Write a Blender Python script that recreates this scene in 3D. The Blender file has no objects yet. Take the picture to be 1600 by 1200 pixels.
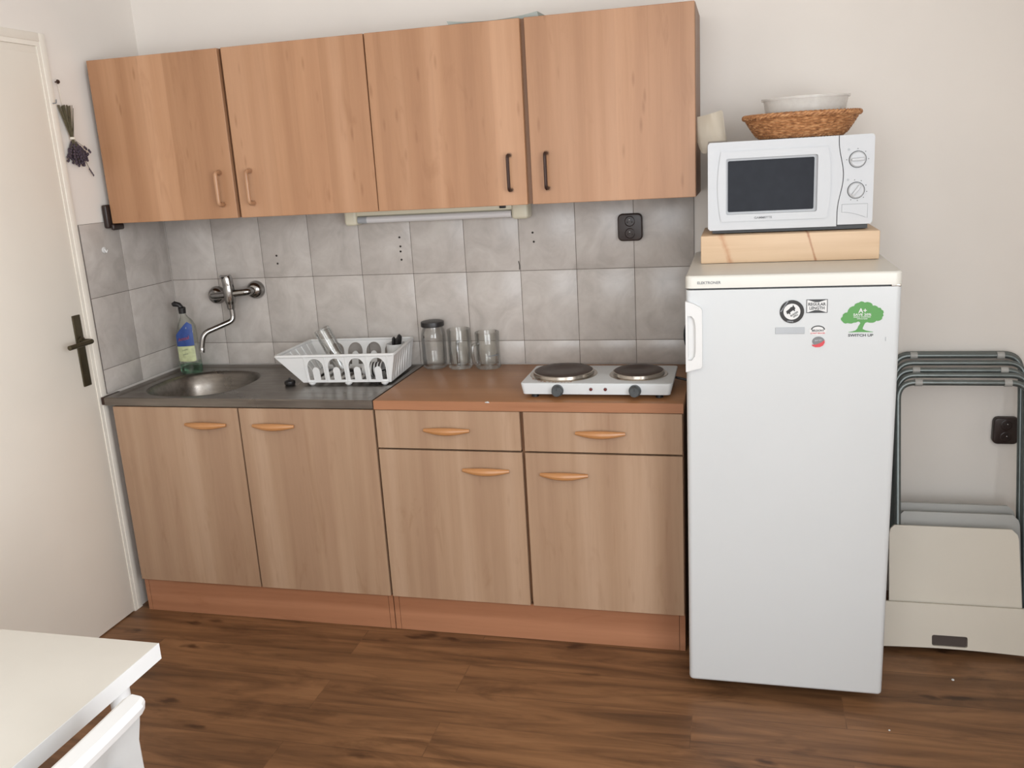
import bpy, bmesh, math, random
from mathutils import Vector, Matrix
random.seed(7)
C = bpy.context.scene.collection
PI = math.pi
ORG = {}

# ------------------------------------------------------------------ helpers
def place(tmp, bm, M=None, mi=0):
    if M is not None: bmesh.ops.transform(tmp, matrix=M, verts=tmp.verts)
    for f in tmp.faces: f.material_index = mi
    me = bpy.data.meshes.new('tmp'); tmp.to_mesh(me); tmp.free()
    bm.from_mesh(me); bpy.data.meshes.remove(me)

def box(bm, x0, x1, y0, y1, z0, z1, bev=0.0, seg=2, mi=0, M=None):
    t = bmesh.new(); bmesh.ops.create_cube(t, size=1)
    for v in t.verts:
        v.co = Vector(((x0+x1)/2+v.co.x*(x1-x0), (y0+y1)/2+v.co.y*(y1-y0), (z0+z1)/2+v.co.z*(z1-z0)))
    if bev: bmesh.ops.bevel(t, geom=t.edges[:], offset=bev, segments=seg, profile=0.5, affect='EDGES')
    place(t, bm, M, mi)

def lathe(bm, prof, c=(0, 0, 0), seg=40, mi=0, M=None, sx=1, sy=1):
    t = bmesh.new(); rings = []
    for r, z in prof:
        if r < 1e-6: rings.append([t.verts.new((0, 0, z))])
        else: rings.append([t.verts.new((r*sx*math.cos(2*PI*k/seg), r*sy*math.sin(2*PI*k/seg), z)) for k in range(seg)])
    for a, b in zip(rings, rings[1:]):
        for k in range(seg):
            k2 = (k+1) % seg
            if len(a) == 1 and len(b) == 1: continue
            if len(a) == 1: t.faces.new((a[0], b[k2], b[k]))
            elif len(b) == 1: t.faces.new((a[k], a[k2], b[0]))
            else: t.faces.new((a[k], a[k2], b[k2], b[k]))
    bmesh.ops.recalc_face_normals(t, faces=t.faces[:])
    MM = Matrix.Translation(c)
    if M is not None: MM = MM @ M
    place(t, bm, MM, mi)

def tube(bm, pts, r, seg=10, mi=0, caps=True, flat=1.0):
    pts = [Vector(p) for p in pts]; n = len(pts)
    rr = r if isinstance(r, (list, tuple)) else [r]*n
    t = bmesh.new(); rings = []; up = None
    for i, p in enumerate(pts):
        d = (pts[min(i+1, n-1)]-pts[max(i-1, 0)]).normalized()
        if up is None:
            up = Vector((0, 0, 1)) if abs(d.z) < .9 else Vector((1, 0, 0))
        a = d.cross(up)
        if a.length < 1e-5: a = d.cross(Vector((0, 1, 0)))
        a.normalize(); b = a.cross(d).normalized(); up = b
        rings.append([t.verts.new(p+a*rr[i]*math.cos(2*PI*k/seg)+b*rr[i]*flat*math.sin(2*PI*k/seg)) for k in range(seg)])
    for A, B in zip(rings, rings[1:]):
        for k in range(seg): t.faces.new((A[k], A[(k+1) % seg], B[(k+1) % seg], B[k]))
    if caps:
        t.faces.new(rings[0]); t.faces.new(rings[-1])
    bmesh.ops.recalc_face_normals(t, faces=t.faces[:])
    place(t, bm, None, mi)

def from_curve(cu):
    o = bpy.data.objects.new('tmp', cu); C.objects.link(o)
    bpy.context.view_layer.update()
    ev = o.evaluated_get(bpy.context.evaluated_depsgraph_get())
    me = ev.to_mesh(); t = bmesh.new(); t.from_mesh(me); ev.to_mesh_clear()
    bpy.data.objects.remove(o); bpy.data.curves.remove(cu)
    bmesh.ops.remove_doubles(t, verts=t.verts[:], dist=1e-6)
    return t

def plate(bm, loops, t, M=None, mi=0, fn=None, cuts=0):
    cu = bpy.data.curves.new('tmp', 'CURVE'); cu.dimensions = '2D'; cu.fill_mode = 'BOTH'; cu.extrude = t/2
    for lp in loops:
        s = cu.splines.new('POLY'); s.points.add(len(lp)-1)
        for p, q in zip(s.points, lp): p.co = (q[0], q[1], 0, 1)
        s.use_cyclic_u = True
    tm = from_curve(cu)
    bmesh.ops.recalc_face_normals(tm, faces=tm.faces[:])
    if fn:
        for v in tm.verts: v.co = Vector(fn(v.co))
    place(tm, bm, M, mi)

def text(bm, s, size, M, mi=0, ext=0.0003, width=None, shear=0, bold=.022):
    cu = bpy.data.curves.new('tmp', 'FONT'); cu.body = s; cu.size = size; cu.align_x = 'CENTER'; cu.align_y = 'CENTER'
    cu.extrude = ext; cu.resolution_u = 3; cu.shear = shear; cu.offset = bold*size
    t = from_curve(cu)
    if width and t.verts:
        xs = [v.co.x for v in t.verts]; w = max(xs)-min(xs); m = (max(xs)+min(xs))/2
        for v in t.verts: v.co.x = (v.co.x-m)*width/w
    place(t, bm, M, mi)

def F(x, y, z, rot=0.0):   # local xy drawn on a vertical face looking at -y
    return Matrix.Translation((x, y, z)) @ Matrix(((1, 0, 0, 0), (0, 0, -1, 0), (0, 1, 0, 0), (0, 0, 0, 1))) @ Matrix.Rotation(rot, 4, 'Z')

def circ(cx, cy, r, n=40, ry=None, a0=0):
    ry = ry or r
    return [(cx+r*math.cos(a0+2*PI*k/n), cy+ry*math.sin(a0+2*PI*k/n)) for k in range(n)]

def rrect(x0, x1, y0, y1, r, n=5):
    out = []
    for cx, cy, a in ((x1-r, y1-r, 0), (x0+r, y1-r, PI/2), (x0+r, y0+r, PI), (x1-r, y0+r, 1.5*PI)):
        for k in range(n+1):
            b = a+PI/2*k/n; out.append((cx+r*math.cos(b), cy+r*math.sin(b)))
    return out

def fillet(pts, r, n=6):   # round the inner corners of a 3-D polyline
    pts = [Vector(p) for p in pts]; out = [pts[0]]
    for a, b, c in zip(pts, pts[1:], pts[2:]):
        u = (a-b).normalized(); w = (c-b).normalized()
        p0 = b+u*r; p2 = b+w*r
        for k in range(n+1):
            q = k/n; out.append(p0*(1-q)**2+b*2*q*(1-q)+p2*q*q)
    out.append(pts[-1]); return out

def tag(o, label=None, cat=None, group=None, kind=None):
    if label: o['label'] = label
    if cat: o['category'] = cat
    if group: o['group'] = group
    if kind: o['kind'] = kind
    return o

def thing(name, loc, label, cat, group=None):
    o = bpy.data.objects.new(name, None); C.objects.link(o); o.location = loc
    o.empty_display_size = .05
    ORG[o.name] = Vector(loc)
    return tag(o, label, cat, group)

def obj(name, bm, mats, parent=None, smooth=35, loc=None, label=None):
    if not isinstance(mats, (list, tuple)): mats = [mats]
    org = ORG[parent.name] if parent else Vector(loc or (0, 0, 0))
    if org.length: bmesh.ops.translate(bm, verts=bm.verts, vec=-org)
    me = bpy.data.meshes.new(name); bm.to_mesh(me); bm.free()
    for m in mats: me.materials.append(m)
    if smooth:
        me.polygons.foreach_set('use_smooth', [True]*len(me.polygons))
        me.set_sharp_from_angle(angle=math.radians(smooth))
    o = bpy.data.objects.new(name, me); C.objects.link(o)
    if parent: o.parent = parent
    else: o.location = org
    ORG[o.name] = org
    if label: o['label'] = label
    return o

def struct(name, bm, mats, smooth=35, parent=None):
    o = obj(name, bm, mats, parent, smooth)
    if not parent: o['kind'] = 'structure'
    return o
N = bmesh.new

# ------------------------------------------------------------------ materials
def lin(c): return tuple(((x/255)/12.92 if x/255 <= .04045 else ((x/255+.055)/1.055)**2.4) for x in c)+(1,)

class NT:
    def __init__(s, name):
        s.m = bpy.data.materials.new(name); s.m.use_nodes = True
        s.t = s.m.node_tree; s.n = s.t.nodes; s.b = s.n['Principled BSDF']
    def add(s, kind, **kw):
        n = s.n.new(kind)
        for k, v in kw.items():
            if k in n.inputs: n.inputs[k].default_value = v
            else: setattr(n, k, v)
        return n
    def link(s, a, b): s.t.links.new(a, b)
    def pos(s, scale, loc=(0, 0, 0)):
        g = s.add('ShaderNodeNewGeometry'); m = s.add('ShaderNodeMapping')
        m.inputs['Scale'].default_value = scale; m.inputs['Location'].default_value = loc
        s.link(g.outputs['Position'], m.inputs['Vector']); return m.outputs[0]
    def noise(s, scale3, sc=1.0, detail=4, rough=.55, dist=0, loc=(0, 0, 0)):
        n = s.add('ShaderNodeTexNoise'); n.inputs['Scale'].default_value = sc; n.inputs['Detail'].default_value = detail
        n.inputs['Roughness'].default_value = rough; n.inputs['Distortion'].default_value = dist
        s.link(s.pos(scale3, loc), n.inputs['Vector']); return n.outputs['Fac']
    def ramp(s, fac, stops):
        r = s.add('ShaderNodeValToRGB'); e = r.color_ramp.elements
        while len(e) < len(stops): e.new(.5)
        for k, (p, c) in enumerate(stops): e[k].position = p; e[k].color = c
        s.link(fac, r.inputs[0]); return r.outputs[0]
    def mix(s, fac, a, b, mode='MIX'):
        n = s.add('ShaderNodeMix', data_type='RGBA', blend_type=mode)
        for sock, v in ((n.inputs[0], fac), (n.inputs[6], a), (n.inputs[7], b)):
            if hasattr(v, 'is_output'): s.link(v, sock)
            else: sock.default_value = v
        return n.outputs[2]
    def base(s, v): s.link(v, s.b.inputs['Base Color'])
    def bump(s, h, strength=.1, dist=.002):
        n = s.add('ShaderNodeBump'); n.inputs['Strength'].default_value = strength; n.inputs['Distance'].default_value = dist
        s.link(h, n.inputs['Height']); s.link(n.outputs[0], s.b.inputs['Normal'])

def plain(name, c, rough=.5, metal=0, var=.06, vs=9, spec=.5, bump=0):
    k = NT(name); L = lin(c); k.b.inputs['Roughness'].default_value = rough; k.b.inputs['Metallic'].default_value = metal
    k.b.inputs['Specular IOR Level'].default_value = spec
    f = k.noise((vs, vs, vs), detail=3)
    lo = tuple(x*(1-var) for x in L[:3])+(1,); hi = tuple(min(1, x*(1+var)) for x in L[:3])+(1,)
    k.base(k.ramp(f, [(.3, lo), (.7, hi)]))
    if bump: k.bump(k.noise((220, 220, 220), detail=2), bump, .001)
    return k.m

def wood(name, dark, mid, light, axis='z', band=9, grain=60, rough=.42, streak=.35, stave=0, fleck=0):
    k = NT(name); k.b.inputs['Roughness'].default_value = rough
    def sc(a, b): return (a, a, b) if axis == 'z' else ((b, a, a) if axis == 'x' else (a, b, a))
    g1 = k.noise(sc(band, .5), detail=2, rough=.45)
    g2 = k.noise(sc(grain*1.6, 5), detail=5, rough=.6, dist=.5)
    g3 = k.noise(sc(grain*.22, 3.2), detail=4, rough=.6, dist=1.2, loc=(3, 3, 7))
    c = k.ramp(g1, [(.36, lin(dark)), (.5, lin(mid)), (.66, lin(light))])
    s1 = k.ramp(g2, [(.35, (.86, .84, .81, 1)), (.6, (1, 1, 1, 1))])
    c = k.mix(streak, c, s1, 'MULTIPLY')
    s2 = k.ramp(g3, [(.28, (.80, .74, .68, 1)), (.42, (1, 1, 1, 1))])
    c = k.mix(.55, c, s2, 'MULTIPLY')
    if stave:      # glued staves, each a slightly different tone
        g = k.add('ShaderNodeNewGeometry'); sp = k.add('ShaderNodeSeparateXYZ'); k.link(g.outputs['Position'], sp.inputs[0])
        ma = k.add('ShaderNodeMath', operation='MULTIPLY_ADD'); ma.inputs[1].default_value = 10.3; ma.inputs[2].default_value = 40.37; k.link(sp.outputs['X'], ma.inputs[0])
        fl = k.add('ShaderNodeMath', operation='FLOOR'); k.link(ma.outputs[0], fl.inputs[0])
        wn = k.add('ShaderNodeTexWhiteNoise', noise_dimensions='1D'); k.link(fl.outputs[0], wn.inputs['W'])
        c = k.mix(stave, c, k.ramp(wn.outputs['Value'], [(0, (.80, .77, .74, 1)), (1, (1, 1, 1, 1))]), 'MULTIPLY')
    if fleck:
        vo = k.add('ShaderNodeTexVoronoi'); vo.inputs['Scale'].default_value = 1; k.link(k.pos((24, 24, 5.5), (.3, .1, .7)), vo.inputs['Vector'])
        c = k.mix(fleck, c, k.ramp(vo.outputs['Distance'], [(.04, (.72, .66, .60, 1)), (.16, (1, 1, 1, 1))]), 'MULTIPLY')
    k.base(c)
    k.bump(g2, .06, .001); return k.m

def glassy(name, tint, edge, refl=.06, rough=.02):
    k = NT(name); k.n.remove(k.b); out = k.n['Material Output']
    lw = k.add('ShaderNodeLayerWeight'); lw.inputs['Blend'].default_value = .25
    col = k.ramp(lw.outputs['Facing'], [(.0, tint+(1,)), (.75, tint+(1,)), (1, edge+(1,))])
    tr = k.add('ShaderNodeBsdfTransparent'); k.link(col, tr.inputs[0])
    gl = k.add('ShaderNodeBsdfGlossy'); gl.inputs['Roughness'].default_value = rough
    mx = k.add('ShaderNodeMixShader'); f = k.ramp(lw.outputs['Fresnel'], [(.0, (refl,)*3+(1,)), (1, (.6,)*3+(1,))])
    k.link(f, mx.inputs[0]); k.link(tr.outputs[0], mx.inputs[1]); k.link(gl.outputs[0], mx.inputs[2])
    k.link(mx.outputs[0], out.inputs[0]); return k.m

M = {}
M['wall'] = plain('wall_paint', (233, 227, 220), .85, var=.025, vs=2.2, spec=.2, bump=.05)
M['door'] = plain('door_paint', (238, 232, 221), .5, var=.03, vs=2, spec=.4)
M['frame'] = plain('frame_paint', (236, 230, 219), .5, var=.04, vs=8, spec=.4)
M['ceil'] = plain('ceiling_paint', (235, 232, 226), .9, var=.02)
M['beech'] = wood('beech_front', (173, 128, 94), (183, 138, 103), (194, 150, 116), band=11, stave=.8, fleck=.7)
M['pale'] = wood('pale_maple_front', (162, 131, 106), (170, 140, 114), (179, 150, 125), band=14, grain=75, stave=.3, fleck=.3)
M['carc'] = wood('carcass_side', (120, 84, 58), (132, 94, 66), (142, 104, 74))
M['plinth'] = wood('plinth_beech', (152, 103, 74), (162, 112, 82), (172, 121, 90), axis='x', band=20)
M['wtop'] = wood('worktop_brown', (154, 108, 71), (163, 116, 78), (171, 124, 86), axis='x', band=9, grain=50, rough=.4, streak=.5)
M['wedge'] = wood('worktop_edge', (162, 112, 80), (170, 120, 87), (178, 128, 95), axis='x', band=12, rough=.38)
M['handle'] = wood('bow_handle', (180, 127, 80), (188, 135, 87), (196, 143, 94), axis='x', band=12, rough=.35)
M['beam'] = None
M['gap'] = plain('dark_gap', (58, 40, 28), .8)
M['darkmetal'] = plain('dark_bronze', (62, 44, 38), .35, metal=.4)
M['white'] = plain('white_enamel', (203, 206, 207), .3, var=.015, vs=2)
M['lid'] = plain('lid_enamel', (216, 214, 206), .32, var=.02, vs=3)
M['wplastic'] = plain('white_plastic', (217, 217, 216), .35, var=.015)
M['mwwhite'] = plain('microwave_white', (196, 198, 201), .32, var=.012)
M['mwin'] = plain('microwave_recess', (180, 182, 185), .35, var=.012)
M['mwglass'] = plain('microwave_glass', (38, 40, 46), .12, var=.1, vs=30, spec=.07)
M['black'] = plain('black_plastic', (30, 28, 28), .4, var=.15)
M['grey'] = plain('grey_print', (120, 122, 124), .5)
M['dgrey'] = plain('dark_grey_print', (52, 54, 56), .5)
M['lgrey'] = plain('light_grey', (172, 176, 180), .4)
M['knob'] = plain('knob_grey', (70, 74, 76), .45)
M['plateiron'] = plain('hotplate_iron', (74, 62, 56), .5, metal=.3, var=.18, vs=25)
M['steelrim'] = plain('burner_rim', (176, 168, 158), .22, metal=.95)
M['chrome'] = plain('chrome', (158, 156, 154), .13, metal=1, var=.02)
M['brownplug'] = plain('brown_bakelite', (44, 32, 29), .4, var=.08)
M['cream'] = plain('cream_plastic', (224, 218, 196), .4, var=.02)
M['sconce'] = plain('cream_cloth', (240, 231, 215), .8, var=.02)
M['tube'] = plain('tube_glass', (222, 220, 220), .25, var=.01)
M['brass'] = plain('aged_brass', (92, 84, 66), .38, metal=.75, var=.12, vs=20)
M['red'] = plain('red_print', (205, 70, 78), .45)
M['indic'] = plain('indicator_red', (96, 36, 34), .2)
M['green'] = plain('green_print', (84, 148, 76), .45, var=.04)
M['blue'] = plain('blue_label', (48, 74, 138), .4, var=.25, vs=40)
M['lime'] = plain('lime_label', (188, 194, 150), .4, var=.2, vs=50)
M['seat'] = plain('cream_chair_panel', (201, 194, 181), .45, var=.025, vs=3)
M['seatshade'] = plain('shaded_chair_panel', (168, 167, 163), .45, var=.02)  # cream of the rear seats, greyed to paint in their shade; glides share it
M['steel'] = plain('zinc_tube', (112, 119, 118), .36, metal=.7, var=.1, vs=20)
M['table'] = plain('table_white', (214, 210, 201), .4, var=.015)
M['tedge'] = plain('table_edge_white', (228, 229, 229), .4, var=.01)
M['slot'] = plain('slot_dark', (62, 50, 44), .6)
M['stem'] = plain('dry_stem', (92, 84, 62), .8, var=.3, vs=60)
M['flower'] = plain('dry_lavender', (74, 62, 72), .9, var=.3, vs=90)
M['string'] = plain('string', (222, 214, 200), .8)
M['paper'] = plain('grey_sheet', (160, 166, 160), .5, var=.04)
M['hole'] = plain('drill_hole', (48, 42, 38), .9)
M['grout'] = plain('grout', (118, 110, 103), .9, var=.15, vs=14)
M['glass'] = glassy('clear_glass', (.985, .985, .98), (.55, .57, .55), .03)
M['thinglass'] = glassy('thick_glass', (.985, .988, .98), (.5, .52, .49), .035)
M['greyglass'] = glassy('cloudy_glass', (.90, .90, .89), (.45, .45, .45), .10, .15)
M['bottle'] = glassy('bottle_plastic', (.93, .95, .92), (.62, .68, .62), .05, .12)
M['liquid'] = glassy('green_liquid', (.62, .80, .70), (.25, .42, .33), .03, .2)
def frostmat():
    k = NT('frosted_plastic'); k.b.inputs['Roughness'].default_value = .25; k.b.inputs['Base Color'].default_value = lin((226, 222, 216))
    tr = k.add('ShaderNodeBsdfTransparent'); mx = k.add('ShaderNodeMixShader'); mx.inputs[0].default_value = .5
    f = k.noise((20, 20, 20)); k.link(k.ramp(f, [(.3, (.38,)*3+(1,)), (.7, (.5,)*3+(1,))]), mx.inputs[0])
    k.link(tr.outputs[0], mx.inputs[1]); k.link(k.b.outputs[0], mx.inputs[2]); k.link(mx.outputs[0], k.n['Material Output'].inputs[0]); return k.m
M['frost'] = frostmat()
M['rust'] = plain('burnt_ring', (150, 100, 66), .6, var=.3, vs=60)

def tilemat():
    k = NT('marbled_tile'); k.b.inputs['Roughness'].default_value = .28
    a = k.noise((7, 7, 7), detail=5, rough=.6, dist=1.2); b = k.noise((26, 26, 26), detail=4, dist=.8)
    c = k.ramp(a, [(.3, lin((174, 167, 161))), (.5, lin((188, 181, 175))), (.7, lin((198, 192, 186)))])
    c = k.mix(.35, c, k.ramp(b, [(.35, (.86, .85, .84, 1)), (.6, (1, 1, 1, 1))]), 'MULTIPLY'); k.base(c); return k.m
M['tile'] = tilemat()

def steelmat():
    k = NT('brushed_stainless'); k.b.inputs['Metallic'].default_value = .95
    a = k.noise((5, 60, 60), detail=4); c = k.ramp(a, [(.3, lin((122, 116, 110))), (.7, lin((142, 136, 129)))])
    k.base(c); k.link(k.ramp(k.noise((9, 9, 9)), [(.3, (.26,)*3+(1,)), (.7, (.40,)*3+(1,))]), k.b.inputs['Roughness']); return k.m
M['stainless'] = steelmat()

def floormat():
    k = NT('wood_vinyl_floor'); k.b.inputs['Roughness'].default_value = .42; k.b.inputs['Specular IOR Level'].default_value = .35
    br = k.add('ShaderNodeTexBrick'); br.offset = .37; br.squash = 1
    for n_, v in (('Scale', 1), ('Mortar Size', .0012), ('Brick Width', 1.15), ('Row Height', .158), ('Color1', (0, 0, 0, 1)), ('Color2', (1, 1, 1, 1)), ('Mortar', (.3, .3, .3, 1)), ('Bias', 0)):
        br.inputs[n_].default_value = v
    k.link(k.pos((1, 1, 1), (.31, .07, 0)), br.inputs['Vector'])
    # shift the grain from plank to plank
    g = k.add('ShaderNodeNewGeometry'); mp = k.add('ShaderNodeMapping'); mp.inputs['Scale'].default_value = (1.5, 15, 1)
    ad = k.add('ShaderNodeVectorMath', operation='MULTIPLY_ADD'); ad.inputs[1].default_value = (3, 1.7, 5)
    k.link(br.outputs['Color'], ad.inputs[0]); k.link(g.outputs['Position'], ad.inputs[2]); k.link(ad.outputs[0], mp.inputs[0])
    def nz(sc, det, dist, rough=.6):
        n = k.add('ShaderNodeTexNoise'); n.inputs['Scale'].default_value = sc; n.inputs['Detail'].default_value = det
        n.inputs['Distortion'].default_value = dist; n.inputs['Roughness'].default_value = rough; k.link(mp.outputs[0], n.inputs['Vector']); return n.outputs['Fac']
    big = nz(.8, 6, 1.4, .62); fine = nz(4.5, 5, .6)
    c = k.ramp(big, [(.28, lin((82, 57, 38))), (.42, lin((111, 78, 52))), (.55, lin((133, 95, 64))), (.74, lin((150, 110, 76)))])
    c = k.mix(.5, c, k.ramp(fine, [(.3, (.72, .69, .66, 1)), (.6, (1, 1, 1, 1))]), 'MULTIPLY')
    c = k.mix(.35, c, k.ramp(br.outputs['Color'], [(0, (.78, .75, .72, 1)), (1, (1, 1, 1, 1))]), 'MULTIPLY')
    smu = k.noise((2.2, 8, 1), detail=5, rough=.65, dist=1.0, loc=(1, 2, 0))
    c = k.mix(.75, c, k.ramp(smu, [(.32, (.48, .45, .43, 1)), (.47, (1, 1, 1, 1))]), 'MULTIPLY')
    w1 = k.noise((6, 14, 1), detail=3, loc=(4, 1, 0)); va = k.add('ShaderNodeVectorMath', operation='MULTIPLY_ADD'); va.inputs[1].default_value = (.9, .9, 0)
    vo = k.add('ShaderNodeTexVoronoi'); vo.inputs['Scale'].default_value = 1; vo.inputs['Randomness'].default_value = 1
    k.link(w1, va.inputs[0]); k.link(k.pos((3.6, 10, 1), (.2, .4, 0)), va.inputs[2]); k.link(va.outputs[0], vo.inputs['Vector'])
    c = k.mix(.9, c, k.ramp(vo.outputs['Distance'], [(.06, (.26, .21, .18, 1)), (.19, (1, 1, 1, 1))]), 'MULTIPLY')
    c = k.mix(k.ramp(br.outputs['Fac'], [(0, (0, 0, 0, 1)), (1, (.35, .35, .35, 1))]), c, lin((56, 40, 29))); k.base(c)
    k.bump(fine, .08, .001); return k.m
M['floor'] = floormat()

def beammat():
    k = NT('pine_beam'); k.b.inputs['Roughness'].default_value = .5
    g = k.noise((2, 40, 40), detail=4, dist=.4); c = k.ramp(g, [(.3, lin((206, 176, 143))), (.7, lin((217, 189, 157)))])
    # two knots drawn out into slanting streaks
    for x0, sl, w, col in ((1.890, .30, .008, (158, 100, 66)), (1.650, .34, .019, (190, 142, 108))):
        geo = k.add('ShaderNodeNewGeometry'); sp = k.add('ShaderNodeSeparateXYZ'); k.link(geo.outputs['Position'], sp.inputs[0])
        a = k.add('ShaderNodeMath', operation='MULTIPLY_ADD'); a.inputs[1].default_value = sl; k.link(sp.outputs['Z'], a.inputs[0]); k.link(sp.outputs['X'], a.inputs[2])
        b = k.add('ShaderNodeMath', operation='SUBTRACT'); b.inputs[1].default_value = x0+sl*1.315; k.link(a.outputs[0], b.inputs[0])
        ab = k.add('ShaderNodeMath', operation='ABSOLUTE'); k.link(b.outputs[0], ab.inputs[0])
        sc = k.add('ShaderNodeMath', operation='DIVIDE'); sc.inputs[1].default_value = w; k.link(ab.outputs[0], sc.inputs[0])
        n = k.noise((50, 50, 50), detail=3); nn = k.add('ShaderNodeMath', operation='MULTIPLY_ADD'); nn.inputs[1].default_value = .8; k.link(n, nn.inputs[0]); k.link(sc.outputs[0], nn.inputs[2])
        c = k.mix(k.ramp(nn.outputs[0], [(.35, (.9, .9, .9, 1)), (1.0, (0, 0, 0, 1))]), c, lin(col))
    k.base(c); return k.m
M['beam'] = beammat()

def wickermat():
    k = NT('wicker'); k.b.inputs['Roughness'].default_value = .6
    a = k.noise((70, 70, 200), detail=3); k.base(k.ramp(a, [(.3, lin((122, 78, 46))), (.5, lin((176, 122, 78))), (.72, lin((214, 164, 116)))]))
    return k.m
M['wicker'] = wickermat()

# ------------------------------------------------------------------ room
XL, XR, YF, ZC = -.56, 2.85, -4.8, 2.62
b = N(); box(b, XL-.1, XR+.1, YF-.1, .1, -.05, 0); struct('floor', b, M['floor'], 0)
b = N(); box(b, XL-.1, XR+.1, YF-.1, .1, ZC, ZC+.05); struct('ceiling', b, M['ceil'], 0)
b = N(); box(b, XL-.1, XR+.1, .006, .1, 0, ZC); struct('wall_back', b, M['wall'], 0)
RY0, RY1, WZ0, WZ1 = -4.4, -2.3, .85, 2.35
b = N(); box(b, XR, XR+.1, RY1, .006, 0, ZC); box(b, XR, XR+.1, YF, RY0, 0, ZC); box(b, XR, XR+.1, RY0, RY1, 0, WZ0); box(b, XR, XR+.1, RY0, RY1, WZ1, ZC)
struct('wall_right', b, M['wall'], 0)
DY0, DY1, DZ = -.495, -1.42, 2.092
b = N(); box(b, XL-.1, XL, DY0-.001, .006, 0, ZC); box(b, XL-.1, XL, YF, DY1+.001, 0, ZC); box(b, XL-.1, XL, DY1+.001, DY0-.001, DZ-.001, ZC)
struct('wall_left', b, M['wall'], 0)
WX0, WX1, WZ0, WZ1 = .3, 2.3, .85, 2.35
b = N(); box(b, XL, WX0, YF-.1, YF, 0, ZC); box(b, WX1, XR, YF-.1, YF, 0, ZC); box(b, WX0, WX1, YF-.1, YF, 0, WZ0); box(b, WX0, WX1, YF-.1, YF, WZ1, ZC)
struct('wall_front', b, M['wall'], 0)

# tiles: real tiles with rounded edges over a grout bed
TZ = (.851, .9398, 1.2016, 1.4634)
def tilewall(name, spans, mapf):
    b = N(); g = .0009
    for (a0, a1) in spans:
        for z0, z1 in zip(TZ, TZ[1:]):
            t = N(); box(t, a0+g, a1-g, .0005, .006, z0+g, z1-g, .0012, 2); bmesh.ops.transform(t, matrix=mapf, verts=t.verts); place(t, b, None, 0)
    t = N(); box(t, spans[0][0], spans[-1][1], .0018, .0055, TZ[0], TZ[-1]); bmesh.ops.transform(t, matrix=mapf, verts=t.verts); place(t, b, None, 1)
    return b
xs = [-.554+.2092*k for k in range(11)]
tb = struct('trim_1', tilewall('trim_1', list(zip(xs, xs[1:])), Matrix.Identity(4)), [M['tile'], M['grout']], 30)
RL = Matrix(((0, -1, 0, -.554), (1, 0, 0, 0), (0, 0, 1, 0), (0, 0, 0, 1)))   # local x -> y, local y -> -x
struct('trim_2', tilewall('trim_2', [(-.484, -.275), (-.275, -.001)], RL), [M['tile'], M['grout']], 30)
for x, z in ((-.072, 1.287), (-.071, 1.256), (.448, 1.340), (.449, 1.306), (.448, 1.287), (.449, 1.256), (.963, 1.339), (.966, 1.306)):
    b = N(); lathe(b, [(.0038, -.0004), (.0038, .0014), (0, .0014)], seg=12, M=F(x, 0, z)); obj('drill_hole', b, M['hole'], tb)
b = N(); tube(b, [(.905, .0, 1.238), (.908, -.0004, 1.222), (.907, 0, 1.206)], .0016, 6); obj('tile_crack', b, M['hole'], tb)

# door in the left wall
d = bpy.data.objects.new('door_1', None); C.objects.link(d); d['kind'] = 'structure'; ORG['door_1'] = Vector((0, 0, 0))
b = N()
for x1, w, in ((-.551, .027),):
    box(b, -.62, x1, DY0-w, DY0, 0, DZ, .002); box(b, -.62, x1, DY1, DY1+w, 0, DZ, .002); box(b, -.62, x1, DY1+w, DY0-w, DZ-w, DZ, .002)
box(b, -.62, -.553, DY0-.042, DY0-.0268, 0, DZ-.0268); box(b, -.62, -.553, DY1+.0268, DY1+.042, 0, DZ-.0268)
box(b, -.62, -.553, DY1+.042, DY0-.042, DZ-.042, DZ-.0268)
obj('door_frame', b, M['frame'], d)
b = N(); box(b, -.60, -.5555, DY1+.030, DY0-.031, .004, DZ-.066, .002); box(b, -.60, -.5565, DY1+.0425, DY0-.0425, DZ-.070, DZ-.0423, .001)
leaf = obj('door_leaf', b, M['door'], d)
b = N(); box(b, -.5555, -.549, -.597, -.560, .906, 1.160, .002)
hp = obj('handle_plate', b, M['brass'], leaf, label='aged brass door plate')
b = N(); tube(b, fillet([(-.549, -.578, 1.068), (-.500, -.578, 1.068), (-.503, -.69, 1.066)], .012), .0085, 12)
lathe(b, [(.016, 0), (.016, .006), (.009, .009)], (-.549, -.578, 1.068), 20, M=Matrix.Rotation(PI/2, 4, 'Y'))
lathe(b, [(.0, 0), (.004, 0), (.004, .001), (0, .001)], (-.549, -.578, .95), 10, M=Matrix.Rotation(PI/2, 4, 'Y'))
obj('lever_handle', b, M['brass'], leaf)

# ------------------------------------------------------------------ base cabinets
def bow_handle(bm, x0, x1, y, z):       # a bowed wooden pull
    n = 14; pts = []; rr = []
    for k in range(n+1):
        q = k/n; pts.append((x0+(x1-x0)*q, y-.006-.012*math.sin(PI*q), z-.001*math.sin(PI*q))); rr.append(.0055+.0075*math.sin(PI*q))
    tube(bm, pts, rr, 10)
    for x in (x0+.014, x1-.014): lathe(bm, [(.005, 0), (.005, .010)], (x, y, z), 10, M=Matrix.Rotation(PI/2, 4, 'X'))

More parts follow.
